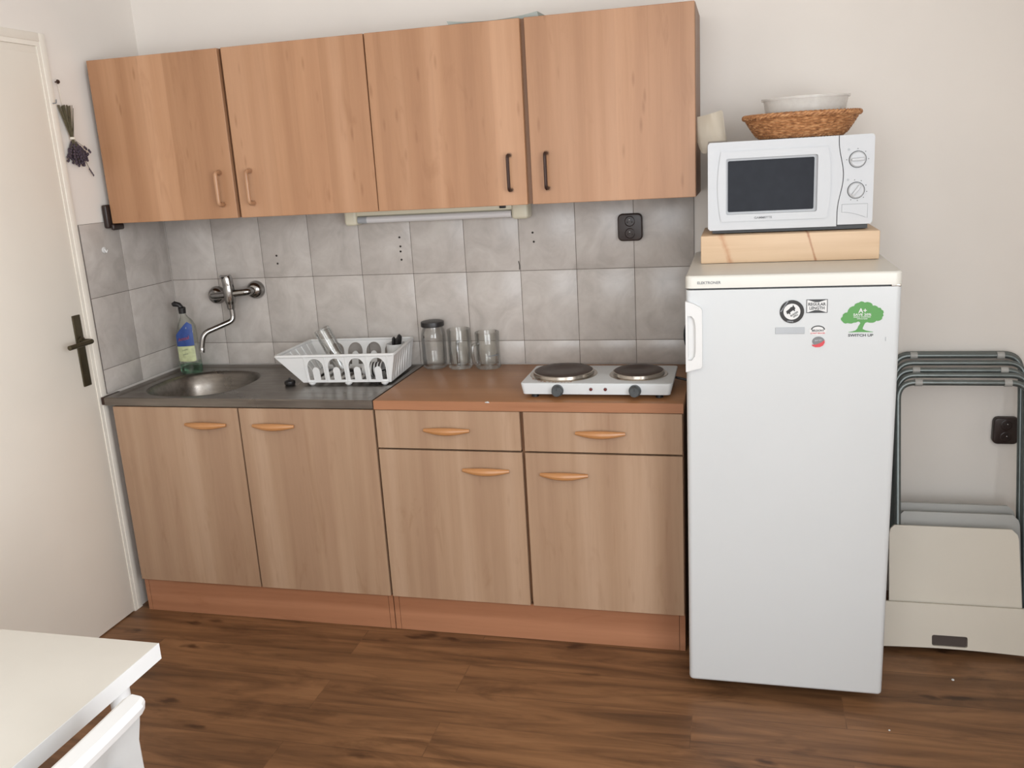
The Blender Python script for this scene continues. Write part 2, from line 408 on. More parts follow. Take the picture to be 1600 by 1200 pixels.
def carcass(x0, x1, name='body'):
    b = N()
    box(b, x0, x0+.018, -.511, -.02, .001, .817, mi=0); box(b, x1-.018, x1, -.511, -.02, .001, .817, mi=0)
    box(b, x0+.018, x1-.018, -.505, -.02, .136, .152); box(b, x0+.018, x1-.018, -.03, -.02, .136, .80)
    xm = (x0+x1)/2; box(b, xm-.009, xm+.009, -.510, -.47, .152, .817)
    return b
FY = -.530
def front(name, x0, x1, z0, z1, parent, hx, hz, rag=False):
    b = N(); box(b, x0, x1, FY, FY+.018, z0, z1, .0012, 1)
    p = obj(name, b, M['pale'], parent)
    h = N(); bow_handle(h, hx[0], hx[1], FY, hz); obj('handle', h, M['handle'], p, label='orange-toned bowed wooden pull')
cab = thing('base_cabinet', (0, -.26, 0), 'pale wood base cabinet under the steel sink, two doors and no drawers', 'cabinet', 'base cabinets')
obj('body', carcass(-.506, .508), M['carc'], cab)
front('door', -.506, -.003, .134, .816, cab, (-.212, -.050), .755)
front('door', .003, .506, .134, .816, cab, (.055, .212), .755)
b = N(); box(b, -.4875, .4895, -.5175, -.502, .001, .133); box(b, -.5055, -.489, -.5175, -.5115, .001, .133); box(b, .491, .508, -.5175, -.5115, .001, .133); obj('plinth', b, M['plinth'], cab)
cab2 = thing('base_cabinet', (1.02, -.26, 0), 'pale wood base cabinet under the brown worktop, two drawers above two doors', 'cabinet', 'base cabinets')
obj('body', carcass(.511, 1.526), M['carc'], cab2)
front('drawer', .514, 1.010, .684, .816, cab2, (.684, .841), .751)
front('drawer', 1.022, 1.524, .684, .816, cab2, (1.192, 1.348), .750)
front('door', .514, 1.012, .134, .678, cab2, (.809, .967), .615)
front('door', 1.022, 1.524, .134, .678, cab2, (1.071, 1.226), .608)
b = N(); box(b, .5315, 1.506, -.5175, -.502, .001, .133); box(b, .5115, .530, -.5175, -.5115, .001, .133); box(b, 1.5075, 1.5255, -.5175, -.5115, .001, .133); obj('plinth', b, M['plinth'], cab2)

# ------------------------------------------------------------------ sink top
sk = thing('kitchen_sink', (0, -.27, .818), 'brushed stainless steel sink top with round bowl and drainboard', 'sink')
SX0, SX1, SY0, SY1, ZS = -.534, .509, -.533, -.004, .850
b = N(); cx, cy, R0 = -.275, -.292, .196
def squircle(r, n=64, e=2.5):
    out = []
    for k in range(n):
        a = 2*PI*k/n; c, s = math.cos(a), math.sin(a)
        out.append((cx+r*math.copysign(abs(c)**(2/e), c), cy+r*math.copysign(abs(s)**(2/e), s)))
    return out
i0, i1, j0, j1 = SX0+.035, SX1-.030, SY0+.030, SY1-.045
plate(b, [[(i0, j0), (i1, j0), (i1, j1), (i0, j1)], squircle(R0)], .001, Matrix.Translation((0, 0, ZS-.0055)))
t = N(); o4 = [(SX0, SY0), (SX1, SY0), (SX1, SY1), (SX0, SY1)]; q4 = [(SX0+.024, SY0+.018), (SX1-.016, SY0+.018), (SX1-.016, SY1-.03), (SX0+.024, SY1-.03)]; n4 = [(i0, j0), (i1, j0), (i1, j1), (i0, j1)]
rings = []
for L4, z in ((o4, ZS-.029), (o4, ZS-.003), ([(x+(.003 if x < 0 else -.003), y+(.003 if y < -.3 else -.003)) for x, y in o4], ZS), (q4, ZS), (n4, ZS-.0050)):
    rings.append([t.verts.new((x, y, z)) for x, y in L4])
for A, B2 in zip(rings, rings[1:]):
    for k in range(4): t.faces.new((A[k], A[(k+1) % 4], B2[(k+1) % 4], B2[k]))
place(t, b); deck = obj('deck', b, M['stainless'], sk, 30)
b = N(); t = N(); rings = []
for r, z in ((R0+.006, -.0048), (R0, -.006), (R0-.010, -.018), (R0-.022, -.06), (R0-.032, -.115), (R0-.05, -.138), (R0-.09, -.146), (.035, -.150), (.03, -.155)):
    rings.append([t.verts.new((x, y, ZS+z)) for x, y in squircle(r, 64, 2.5 if r > .06 else 2)])
for A, B2 in zip(rings, rings[1:]):
    for k in range(64): t.faces.new((A[k], A[(k+1) % 64], B2[(k+1) % 64], B2[k]))
t.faces.new(rings[-1]); place(t, b); obj('bowl', b, M['stainless'], sk, 50)
b = N(); lathe(b, [(0, .694), (.028, .694), (.028, .699), (.02, .701), (0, .699)], (cx, cy, .002), 24); obj('drain', b, M['chrome'], sk)
b = N(); box(b, -.546, -.5345, -.5335, -.44, .822, .8505, .002); obj('end_cap', b, M['darkmetal'], sk, label='dark corner end cap')

# worktop
wt = thing('worktop', (1.02, -.27, .818), 'brown wood-effect worktop slab right of the steel sink', 'worktop')
b = N(); box(b, .5125, 1.528, -.5312, -.004, .8185, .850, .002); obj('slab', b, M['wtop'], wt)
b = N(); box(b, .5125, 1.528, -.5345, -.5314, .8185, .8495, .001, 1); eb = obj('edge_band', b, M['wedge'], wt, label='reddish brown front edging')
b = N(); tube(b, [(.900, -.5347, .8476), (.909, -.535, .8485), (.915, -.5347, .847)], [.001, .003, .001], 6); obj('chip', b, M['white'], eb, label='pale chipped spot')
b = N(); box(b, .5098, .5118, -.533, -.006, .822, .8515, .0008, 1); obj('joint_strip', b, M['gap'], wt, label='dark joint strip beside sink')

# ------------------------------------------------------------------ wall cabinets
def bracket(bm, x, z0, z1, y, r, out=.028):
    tube(bm, fillet([(x, y, z0), (x, y-out, z0), (x, y-out, z1), (x, y, z1)], .012), r, 10)
    for z in (z0, z1): lathe(bm, [(r*1.5, 0), (r*1.5, .003)], (x, y, z), 12, M=Matrix.Rotation(PI/2, 4, 'X'))
UZ0, UZ1 = 1.457, 2.019
def wallcab(x0, x1, label, hs, metal):
    t = thing('wall_cabinet', ((x0+x1)/2, -.16, UZ0), label, 'cabinet', 'wall cabinets')
    b = N()
    box(b, x0, x0+.018, -.318, -.004, UZ0, UZ1); box(b, x1-.018, x1, -.318, -.004, UZ0, UZ1)
    box(b, x0+.018, x1-.018, -.317, -.004, UZ0, UZ0+.016); box(b, x0+.018, x1-.018, -.317, -.004, UZ1-.016, UZ1); box(b, x0+.018, x1-.018, -.014, -.006, UZ0+.016, UZ1-.016)
    xm = (x0+x1)/2; box(b, xm-.012, xm+.012, -.317, -.02, UZ0+.016, UZ1-.016)
    obj('body', b, M['carc'], t)
    g = .0065
    for k, (a, c) in enumerate(((x0, xm-g), (xm+g, x1))):
        b = N(); box(b, a+.001, c-.001, -.338, -.3195, UZ0-.001, UZ1, .0012, 1)
        if metal and k == 0:
            for v in b.verts: v.co.x += (UZ1-v.co.z)*-.004
        p = obj('door', b, M['beech'], t)
        h = N(); bracket(h, hs[k], 1.504, 1.613, -.338, .0055 if metal else .0068); obj('handle', h, M['darkmetal'] if metal else M['beech'], p, label='dark bronze bar handle' if metal else 'wooden bar handle')
wallcab(-.531, .5135, 'beech wall cabinet above the sink with wooden bar handles', (-.066, .052), False)
wallcab(.5165, 1.561, 'beech wall cabinet beside the microwave with dark metal bar handles', (.977, 1.098), True)
# curved grey sheet on top of the cabinets
b = N(); t = N(); n = 24; rows = []
for k in range(n+1):
    q = k/n; x = .795+.285*q; z = 2.0235+.012*(2*abs(q-.42))**2.0
    rows.append([t.verts.new((x, -.325+.03*q, z)), t.verts.new((x+.01, -.10, z)), t.verts.new((x+.01, -.10, 2.0205)), t.verts.new((x+.004, -.322+.03*q, 2.0205))])
for A, B2 in zip(rows, rows[1:]):
    for k in range(4): t.faces.new((A[k], A[(k+1) % 4], B2[(k+1) % 4], B2[k]))
t.faces.new(rows[0]); t.faces.new(rows[-1]); bmesh.ops.recalc_face_normals(t, faces=t.faces[:]); place(t, b)
tag(obj('paper_sheet', b, M['paper'], None, 60, (.94, -.21, 2.02)), 'curled grey-green sheet lying on top of the wall cabinets', 'sheet')

# tube light under the wall cabinet
lt = thing('tube_light', (.62, -.035, 1.42), 'long cream tube light fixed under the wall cabinets, switched off', 'light')
b = N(); box(b, .305, .925, -.062, -.001, 1.428, 1.454, .004); box(b, .305, .925, -.04, -.001, 1.414, 1.43); obj('housing', b, M['cream'], lt)
for x0, x1 in ((.262, .312), (.905, .966)):
    b = N(); box(b, x0, x1, -.072, -.001, 1.394, 1.455, .012, 4); obj('end_cap', b, M['cream'], lt)
b = N(); tube(b, [(.314, -.056, 1.413), (.903, -.056, 1.413)], .0125, 18); tb_ = obj('tube', b, M['tube'], lt)
b = N(); tube(b, [(.3135, -.056, 1.413), (.350, -.056, 1.413)], .0128, 18, caps=False); obj('tube_cap', b, M['lgrey'], tb_, label='grey end collar')
b = N(); box(b, .862, .885, -.070, -.061, 1.434, 1.452, .002); obj('switch', b, M['black'], lt)

# sockets
def socket(cx_, cz, w, h, label, group=None):
    s = thing('wall_socket', (cx_, 0, cz), label, 'socket', 'brown wall sockets')
    b = N(); t = N(); box(t, cx_-w/2, cx_+w/2, -.022, -.0005, cz-h/2, cz+h/2)
    ve = [e for e in t.edges if abs((e.verts[0].co-e.verts[1].co).normalized().y) > .9]
    bmesh.ops.bevel(t, geom=ve, offset=.017, segments=5, profile=.5, affect='EDGES')
    fe = [e for e in t.edges if all(abs(v.co.y+.022) < 1e-5 for v in e.verts)]
    bmesh.ops.bevel(t, geom=fe, offset=.005, segments=3, profile=.5, affect='EDGES'); place(t, b); obj('cover', b, M['brownplug'], s)
    for dz in (.021, -.021):
        b = N(); lathe(b, [(.0185, 0), (.0185, .0012), (.0165, .002), (.0155, -.0002), (0, -.0004)], seg=28, M=F(cx_, -.0222, cz+dz)); o = obj('outlet', b, M['brownplug'], s)
        b = N(); lathe(b, [(.0022, 0), (.0022, .012), (0, .013)], seg=10, M=F(cx_, -.0222, cz+dz+.006)); obj('earth_pin', b, M['chrome'], o, label='metal earth pin')
        for dx in (-.008, .008):
            b = N(); lathe(b, [(.0026, .0002), (.0026, .0006), (0, .0006)], seg=10, M=F(cx_+dx, -.0218, cz+dz-.003)); obj('pin_hole', b, M['hole'], o)
socket(1.318, 1.346, .086, .095, 'dark brown double socket on the tiles, below the wall cabinet')
socket(2.562, .622, .080, .093, 'dark brown double socket on bare wall behind folded chairs')
s = thing('wall_socket', (-.554, -.31, 1.48), 'dark brown socket on left wall, half hidden by the wall cabinet', 'socket', 'brown wall sockets')
b = N(); box(b, -.5535, -.534, -.356, -.272, 1.440, 1.524, .006, 3); obj('cover', b, M['brownplug'], s)
b = N(); box(b, -.534, -.520, -.346, -.285, 1.432, 1.4545, .006, 3); obj('plug', b, M['brownplug'], s)

# white hook on the left tiles
h = thing('adhesive_hook', (-.553, -.378, 1.365), 'small round white hook stuck on the left tiles', 'hook')
b = N(); lathe(b, [(.011, 0), (.011, .003), (.006, .005), (0, .005)], (-.5538, -.378, 1.365), 20, M=Matrix.Rotation(PI/2, 4, 'Y')); obj('mount_plate', b, M['wplastic'], h)
b = N(); tube(b, fillet([(-.549, -.378, 1.368), (-.543, -.378, 1.355), (-.538, -.378, 1.366)], .003), .002, 8); obj('prong', b, M['wplastic'], h)

# faucet
fc = thing('faucet', (-.26, -.05, 1.15), 'chrome wall-mounted mixer tap with swivel spout above the sink', 'faucet')
RX = Matrix.Rotation(PI/2, 4, 'X')
for x, z in ((-.352, 1.138), (-.176, 1.156)):
    b = N(); lathe(b, [(.036, 0.001), (.0365, .008), (.034, .020), (.028, .030), (.019, .036), (0, .037)], (x, 0, z), 30, M=RX); obj('rosette', b, M['chrome'], fc)
b = N()
tube(b, fillet([(-.352, -.025, 1.140), (-.345, -.062, 1.141), (-.262, -.068, 1.148)], .018), .0145, 14)
tube(b, fillet([(-.176, -.025, 1.156), (-.182, -.062, 1.156), (-.262, -.068, 1.150)], .018), .0145, 14)
lathe(b, [(.0, 1.090), (.0145, 1.090), (.0165, 1.098), (.0165, 1.108), (.0195, 1.116), (.0225, 1.13), (.0225, 1.165), (.021, 1.19), (0, 1.19)], (-.258, -.070, 0), 26); obj('body', b, M['chrome'], fc)
b = N(); tube(b, [(-.258, -.070, 1.185), (-.260, -.072, 1.212), (-.262, -.074, 1.222)], [.0215, .0215, .018], 20)
tube(b, [(-.261, -.074, 1.216), (-.268, -.10, 1.223)], [.009, .006], 10); obj('lever', b, M['chrome'], fc)
b = N(); tube(b, fillet([(-.256, -.070, 1.10), (-.254, -.070, 1.045), (-.34, -.155, 1.010), (-.352, -.163, .96), (-.352, -.164, .945)], .022), .0108, 14)
lathe(b, [(.0118, .943), (.0118, .955), (.0105, .957)], (-.352, -.164, 0), 16); obj('spout', b, M['chrome'], fc)

# detergent bottle
bt = thing('detergent_bottle', (-.438, -.125, .8505), 'clear green dish soap bottle with blue label beside the sink', 'bottle')
Zb = .8452
def botshape(prof, s=1.0, lean=.0):
    b = N(); t = N(); rings = []
    for w, dz, off in prof:
        rings.append([t.verts.new((-.438+off+w*s*math.cos(2*PI*k/36), -.125+min(w, .03)*s*.85*math.sin(2*PI*k/36), Zb+dz)) for k in range(36)])
    for A, B2 in zip(rings, rings[1:]):
        for k in range(36): t.faces.new((A[k], A[(k+1) % 36], B2[(k+1) % 36], B2[k]))
    t.faces.new(rings[0][::-1]); t.faces.new(rings[-1]); place(t, b); return b
prof = [(.046, .0005, 0), (.049, .006, 0), (.050, .03, 0), (.0495, .08, -.002), (.048, .125, -.003), (.045, .16, 0), (.038, .19, .004), (.026, .212, .004), (.016, .226, .0), (.0125, .236, -.004), (.0125, .243, -.005)]
obj('bottle', botshape(prof), M['bottle'], bt)
obj('liquid', botshape([(.045, .003, 0), (.0475, .01, 0), (.0475, .034, 0)], .97), M['liquid'], bt, label='green soap left at the bottom')
b = N(); lathe(b, [(0, .240), (.0135, .240), (.015, .262), (.011, .266), (0, .266)], (-.443, -.125, Zb), 20)
tube(b, [(-.443, -.125, Zb+.262), (-.452, -.127, Zb+.274), (-.468, -.13, Zb+.279), (-.476, -.131, Zb+.276)], [.009, .010, .011, .009], 12); obj('cap', b, M['black'], bt)
def wrap(q):
    x = q.x; w = .049; a = max(-1, min(1, x/w)); return (-.438+x, -.125-.0262*math.sqrt(max(0, 1-a*a*.92))-.0012-q.z, Zb+q.y)
b = N()
def lblgrid(b, f0, f1, mi, n=14, m=10, off=0):
    t = N(); vs = [[None]*(m+1) for _ in range(n+1)]
    for i in range(n+1):
        for j in range(m+1):
            x = -.036+.076*i/n; lo, hi = f0(x), f1(x); vs[i][j] = t.verts.new(wrap(Vector((x, lo+(hi-lo)*j/m, off))))
    for i in range(n):
        for j in range(m): t.faces.new((vs[i][j], vs[i+1][j], vs[i+1][j+1], vs[i][j+1]))
    place(t, b, None, mi)
lblgrid(b, lambda x: .050+.25*max(0, abs(x)-.028), lambda x: .112, 1)
lblgrid(b, lambda x: .112+.08*(x), lambda x: .155+.055*min(1, (x+.036)/.06)-.012*max(0, (x-.024)/.016), 0)
for s_, size, y, mi, wd in (('Amsal', .02, .142, 2, .05), ('Amsal', .02, .1425, 3, .048), ('4', .012, .185, 2, None), ('CLASSIC', .008, .098, 4, .04), ('CITRUS', .007, .08, 4, .036)):
    cu = bpy.data.curves.new('tmp', 'FONT'); cu.body = s_; cu.size = size; cu.align_x = 'CENTER'; cu.align_y = 'CENTER'; cu.extrude = .0001
    t = from_curve(cu); a_ = .22
    bx = .018 if s_ == '4' else .001
    for v in t.verts:
        x, yy = v.co.x+bx, v.co.y+y+v.co.x*a_; v.co = Vector(wrap(Vector((x, yy, .0006 if mi == 2 else .0012))))
    place(t, b, None, mi)
obj('label', b, [M['blue'], M['lime'], M['wplastic'], M['red'], M['grey']], bt, 50, label='blue and lime paper label')

# sink plug on the drainboard
b = N(); lathe(b, [(0, 0), (.017, 0), (.02, .006), (.019, .014), (.012, .018), (.004, .020), (.004, .026), (0, .027)], (.095, -.315, .8458), 22)
tag(obj('sink_plug', b, M['black'], None, 40, (.095, -.315, .8458)), 'black rubber sink plug left of the white dish rack', 'plug')

# ------------------------------------------------------------------ dish rack
ra = math.radians(4.8); RK = Matrix.Translation((.065, -.350, .8455)) @ Matrix.Rotation(ra, 4, 'Z')
rk = thing('dish_rack', RK.translation, 'white plastic dish rack with arched slots on the drainboard', 'rack')
H0, H1 = .010, .112
base = [(.092, .022), (.424, .012), (.428, .262), (.075, .268)]
rim = [(0, 0), (.446, .0), (.436, .295), (.02, .295)]
def wallfn(k, flip=False):
    k2 = (k+1) % 4; bl, br, tl, tr = Vector(base[k]+(H0,)), Vector(base[k2]+(H0,)), Vector(rim[k]+(H1,)), Vector(rim[k2]+(H1,))
    nrm = (br-bl).cross(tl-bl).normalized()
    def fn(q): return RK @ ((bl*(1-q.x)+br*q.x)*(1-q.y)+(tl*(1-q.x)+tr*q.x)*q.y+nrm*q.z)
    return fn
def arch(c, w, y0, y1, bw):
    r = w/2; A = []; asp = .30
    ry = r/asp*.9
    A += [(c-r, y0), (c-r, y1-ry)]+[(c-r*math.cos(PI*k/10), y1-ry+ry*math.sin(PI*k/10)) for k in range(1, 10)]+[(c+r, y1-ry), (c+r, y0)]
    ri = r-bw; ryi = ri/asp*.9; yi = y1-bw/asp*1.15
    A += [(c+ri, y0), (c+ri, yi-ryi)]+[(c+ri*math.cos(PI*k/8), yi-ryi+ryi*math.sin(PI*k/8)) for k in range(1, 8)]+[(c-ri, yi-ryi), (c-ri, y0)]
    return A
sq = [(0, 0), (1, 0), (1, 1), (0, 1)]
def longwall(k):          # front and back: x stays x, so the slots stand upright
    k2 = (k+1) % 4; A, B_, C_, D = base[k], base[k2], rim[k2], rim[k]
    sg = 1 if A[0] < B_[0] else -1
    def fn(q):
        v = q.y; ya = A[1]+(B_[1]-A[1])*(q.x-A[0])/(B_[0]-A[0]); yr = D[1]+(C_[1]-D[1])*(q.x-D[0])/(C_[0]-D[0])
        return RK @ Vector((q.x, ya*(1-v)+yr*v-q.z*sg, H0+(H1-H0)*v))
    return fn, [(A[0], 0), (B_[0], 0), (C_[0], 1), (D[0], 1)]
def uslot(c, w, y0, y1, tw):
    r = w/2; ry = .34; ti = tw/2; ty = y1-.34
    return [(c-r, y0), (c-r, y1-ry)]+[(c-r*math.cos(PI*k/12), y1-ry+ry*math.sin(PI*k/12)) for k in range(1, 12)]+[(c+r, y1-ry), (c+r, y0), (c+ti, y0), (c+ti, ty-.12)]+[(c+ti*math.cos(PI*k/8), ty-.12+.14*math.sin(PI*k/8)) for k in range(1, 8)]+[(c-ti, ty-.12), (c-ti, y0)]
for k in (0, 1, 2, 3):
    b = N()
    if k in (0, 2):
        fn, outl = longwall(k)
        cs = (.148, .226, .304, .382) if k == 0 else (.130, .205, .280, .355)
        plate(b, [outl]+[uslot(c, .060, .10, .90, .026) for c in cs], .0035, fn=fn)
        for u in ((.11, .187, .265, .343, .42) if k == 0 else ()): tube(b, [fn(Vector((u+.0, .03, .0015))), fn(Vector((u, .97, .0015)))], .003, 8)
    else:
        fn = wallfn(k); plate(b, [sq], .0035, fn=fn)
        if k == 1:
            for i in range(7): tube(b, [fn(Vector((.10+.12*i, .02, -.0015))), fn(Vector((.10+.12*i, .93, -.0015)))], .0035, 8)
        else:
            for i in range(5): tube(b, [fn(Vector((.15+.16*i, .04, -.001))), fn(Vector((.15+.16*i, .95, -.001)))], .003, 8)
    obj('side_wall', b, M['wplastic'], rk)
b = N(); loops = [[p for p in base]]
for i in range(8):
    x = .112+.038*i; loops.append(rrect(x, x+.022, .04, .24, .008, 3))
plate(b, loops, .003, RK @ Matrix.Translation((0, 0, H0+.0015))); obj('tray_floor', b, M['wplastic'], rk)
b = N(); pts = [RK @ Vector(p+(H1,)) for p in rim]
tube(b, fillet([(pts[0]+pts[1])/2, pts[1], pts[2], pts[3], pts[0], (pts[0]+pts[1])/2], .014, 4), .0055, 10, caps=False); obj('rim', b, M['wplastic'], rk)
for x, y in ((.125, .022), (.265, .016), (.402, .012), (.11, .255), (.402, .25)):
    b = N(); lathe(b, [(0, .0), (.007, 0), (.013, .006), (.014, .012), (0, .012)], RK @ Vector((x, y, .0006)), 20); obj('foot', b, M['wplastic'], rk)
b = N(); lathe(b, [(.030, .0135), (.037, .105), (.034, .105), (.028, .016), (0, .016), (0, .0135), (.030, .0135)], RK @ Vector((.385, .235, 0)), 28); obj('cutlery_cup', b, M['wplastic'], rk)
hc = RK @ Vector((.385, .235, 0))
for k, (dx, dy, lx, ly, L) in enumerate(((-.016, -.006, .55, -.25, .112), (-.004, .008, .75, .1, .114), (-.012, .002, 1.0, -.1, .122), (-.006, -.012, .9, -.5, .116))):
    p0 = Vector((hc.x+dx, hc.y+dy, hc.z+.021)); dr = Vector((lx*.25, ly*.25, 1)).normalized()
    kn = thing('kitchen_knife', p0, 'kitchen knives with black handles standing in the cutlery cup', 'knife', 'knives in the cutlery cup')
    b = N(); tube(b, [p0, p0+dr*.055], [.003, .006], 8, flat=.3); obj('blade', b, M['steelrim'], kn)
    b = N(); tube(b, [p0+dr*.055, p0+dr*.07, p0+dr*(L-.02), p0+dr*(L-.006), p0+dr*L], [.005, .0075, .0095, .009, .004], 10, flat=.7); obj('handle', b, M['black'], kn)
# glass lying tilted in the rack
p0, p1 = Vector((.262, -.205, .880)), Vector((.185, -.198, 1.030)); ax = (p1-p0); Lg = ax.length
Mg = Matrix.Translation(p0) @ ax.to_track_quat('Z', 'Y').to_matrix().to_4x4()
b = N(); lathe(b, [(.0285, 0), (.0305, Lg*.5), (.031, Lg*.9), (.029, Lg), (.0, Lg), (0, Lg-.008), (.027, Lg-.010), (.0285, Lg*.5), (.0265, 0.0), (.0285, 0)], (0, 0, 0), 32, M=Mg)
tag(obj('drinking_glass', b, M['greyglass'], None, 40, p0), 'clear tumbler leaning upside down in the white dish rack', 'glass')
# striped cup in the rack
cp = thing('striped_cup', RK @ Vector((.335, .085, .0145)), 'small cup with dark stripes lying inside the dish rack', 'cup')
c0 = RK @ Vector((.300, .085, .0415)); Mc = Matrix.Translation(c0) @ Matrix.Rotation(ra, 4, 'Z') @ Matrix.Rotation(PI/2, 4, 'Y')
b = N(); lathe(b, [(0, 0), (.020, 0), (.026, .02), (.026, .075), (.0245, .075), (.0245, .02), (.018, .003), (0, .003)], seg=28, M=Mc); obj('body', b, M['wplastic'], cp)
for k in range(5):
    b = N(); lathe(b, [(.0264, .016+.012*k), (.0264, .022+.012*k)], seg=28, M=Mc); obj('stripe', b, M['black'], cp)
sp = thing('spatula', RK @ Vector((.35, .13, .03)), 'black cooking spatula lying inside the dish rack behind the cup', 'spatula')
b = N(); tube(b, [RK @ Vector((.22, .155, .020)), RK @ Vector((.34, .15, .026)), RK @ Vector((.36, .15, .028))], .0055, 8); obj('handle', b, M['black'], sp)
b = N(); box(b, 0, .052, -.035, .035, -.0018, .0018, .0015, 1, M=RK @ Matrix.Translation((.358, .135, .0285)) @ Matrix.Rotation(-.25, 4, 'Y')); obj('blade', b, M['black'], sp)

# ------------------------------------------------------------------ jar and mugs
ZW = .8503
j = thing('glass_jar', (.570, -.052, ZW), 'tall empty glass jar with a black screw lid beside the dish rack', 'jar')
b = N(); lathe(b, [(0, 0), (.040, 0), (.046, .006), (.047, .02), (.047, .125), (.044, .142), (.038, .152), (.038, .166), (.036, .166), (.036, .15), (.042, .138), (.0445, .12), (.0445, .022), (.040, .010), (0, .008)], (.570, -.052, ZW), 40); obj('jar', b, M['glass'], j)
b = N(); lathe(b, [(0, .178), (.036, .178), (.043, .176), (.044, .172), (.044, .160), (.0425, .158), (.0425, .166), (0, .166)], (.570, -.052, ZW+.0005), 40); obj('lid', b, M['black'], j)
def mug(x, y, r, h, ang, label):
    m = thing('glass_mug', (x, y, ZW), label, 'mug', 'glass mugs on the worktop')
    b = N(); lathe(b, [(0, 0), (r*.95, 0), (r*1.02, .005), (r, .018), (r*.985, h*.5), (r*1.0, h-.003), (r*.97, h), (r*.94, h-.003), (r*.9, h*.5), (r*.9, .022), (r*.8, .014), (0, .013)], (x, y, ZW), 40); obj('body', b, M['thinglass'], m)
    c, s_ = math.cos(ang), math.sin(ang); P_ = lambda d, z: (x+c*d, y+s_*d, ZW+z)
    b = N(); tube(b, fillet([P_(r*.97, h*.72), P_(r+.026, h*.74), P_(r+.032, h*.45), P_(r+.022, h*.16), P_(r*.99, h*.14)], .014, 5), .0062, 12); obj('handle', b, M['greyglass'], m)
    return m
mug(.672, -.056, .0445, .148, math.radians(-78), 'clear glass beer mug right beside the black-lidded jar')
mg = mug(.782, -.056, .046, .136, math.radians(-122), 'clear glass beer mug nearest the hot plate, shorter of the two')
b = N(); lathe(b, [(.0466, .05), (.0466, .054)], (.782, -.056, ZW), 40)
bmesh.ops.delete(b, geom=[v for v in b.verts if not (v.co.x-.782 > .012 and v.co.y < -.062)], context='VERTS'); obj('print', b, M['grey'], mg)
# ------------------------------------------------------------------ hot plate
hpz = .8503
hp = thing('hot_plate', (1.25, -.37, hpz), 'white electric double hot plate on the worktop beside the refrigerator', 'hot plate')
b = N(); t = N(); box(t, 1.008, 1.494, -.490, -.240, .865, .901)
for v in t.verts:
    if v.co.z < .88: v.co.x += (.008 if v.co.x < 1.2 else -.008)
ve = [e for e in t.edges if abs((e.verts[0].co-e.verts[1].co).normalized().z) > .9]
bmesh.ops.bevel(t, geom=ve, offset=.012, segments=4, profile=.5, affect='EDGES')
te = [e for e in t.edges if all(v.co.z > .9 for v in e.verts)]; bmesh.ops.bevel(t, geom=te, offset=.004, segments=3, profile=.5, affect='EDGES')
place(t, b); cas = obj('casing', b, M['white'], hp)
for x, r in ((1.128, .100), (1.375, .083)):
    b = N(); lathe(b, [(r+.012, .9008), (r+.010, .9028), (r+.001, .9035), (r, .9125), (r-.004, .914), (r-.006, .905), (0, .905)], (x, -.362, 0), 56); ri = obj('burner_ring', b, M['steelrim'], hp)
    b = N(); lathe(b, [(r-.006, .906), (r-.005, .9155), (r-.009, .9175), (r*.6, .9178), (r*.58, .9168), (r*.3, .9168), (r*.28, .9160), (0, .9160)], (x, -.362, 0), 56); obj('burner_plate', b, M['plateiron'], ri, label='dark iron plate')
    b = N()
    if r > .09:
        for k in range(16):
            a = -PI/2-.9+.085*k+random.uniform(-.02, .02); rr = r+.013+random.uniform(0, .007); c = Vector((x+rr*math.cos(a), -.362+rr*math.sin(a), .9012))
            lathe(b, [(0, .0005), (random.uniform(.002, .0045), 0)], c, 8)
        obj('burnt_spots', b, M['rust'], cas, label='brown burnt spots')
for x in (1.131, 1.377):
    b = N(); lathe(b, [(.0195, 0), (.0195, .003), (.0165, .004), (.0158, .022), (.014, .024), (0, .024)], seg=28, M=F(x, -.4905, .878)); box(b, x-.002, x+.002, -.517, -.512, .882, .895, .001, 1); obj('knob', b, M['knob'], hp)
for x in (1.238, 1.284):
    b = N(); lathe(b, [(.0055, 0), (.005, .003), (0, .004)], seg=16, M=F(x, -.4903, .882)); obj('indicator_light', b, M['indic'], hp)
for x in (1.05, 1.45):
    for y in (-.46, -.27):
        b = N(); lathe(b, [(0, hpz), (.012, hpz), (.012, .866), (0, .866)], (x, y, 0), 14); obj('foot', b, M['black'], hp)
b = N(); tube(b, fillet([(1.486, -.30, .875), (1.515, -.305, .870), (1.5385, -.30, .862), (1.5388, -.29, .70), (1.5388, -.29, .40)], .012), .0042, 10); obj('power_cord', b, M['black'], hp)

# ------------------------------------------------------------------ refrigerator
fr = thing('refrigerator', (1.823, -.44, 0), 'white single-door refrigerator between base cabinets and folded chairs', 'refrigerator')
X0, X1, FF = 1.5495, 2.097, -.7356
b = N(); box(b, X0+.004, X1-.004, -.682, -.13, .045, 1.2255, .004); obj('body', b, M['white'], fr)
b = N(); box(b, X0+.008, X1-.008, -.690, -.681, .05, 1.2225); obj('door_seal', b, M['dgrey'], fr)
b = N(); t = N(); box(t, X0, X1, FF, -.689, .035, 1.2265)
ve = [e for e in t.edges if abs((e.verts[0].co-e.verts[1].co).normalized().z) > .9 and e.verts[0].co.y < -.7]; bmesh.ops.bevel(t, geom=ve, offset=.014, segments=5, profile=.5, affect='EDGES')
he = [e for e in t.edges if all(abs(v.co.z-.035) < 1e-5 for v in e.verts)]; bmesh.ops.bevel(t, geom=he, offset=.010, segments=3, profile=.5, affect='EDGES')
place(t, b); dr = obj('door', b, M['white'], fr)
b = N(); t = N(); box(t, X0-.001, X1+.001, -.7365, -.125, 1.2315, 1.2657)
ve = [e for e in t.edges if abs((e.verts[0].co-e.verts[1].co).normalized().z) > .9]; bmesh.ops.bevel(t, geom=ve, offset=.018, segments=5, profile=.5, affect='EDGES')
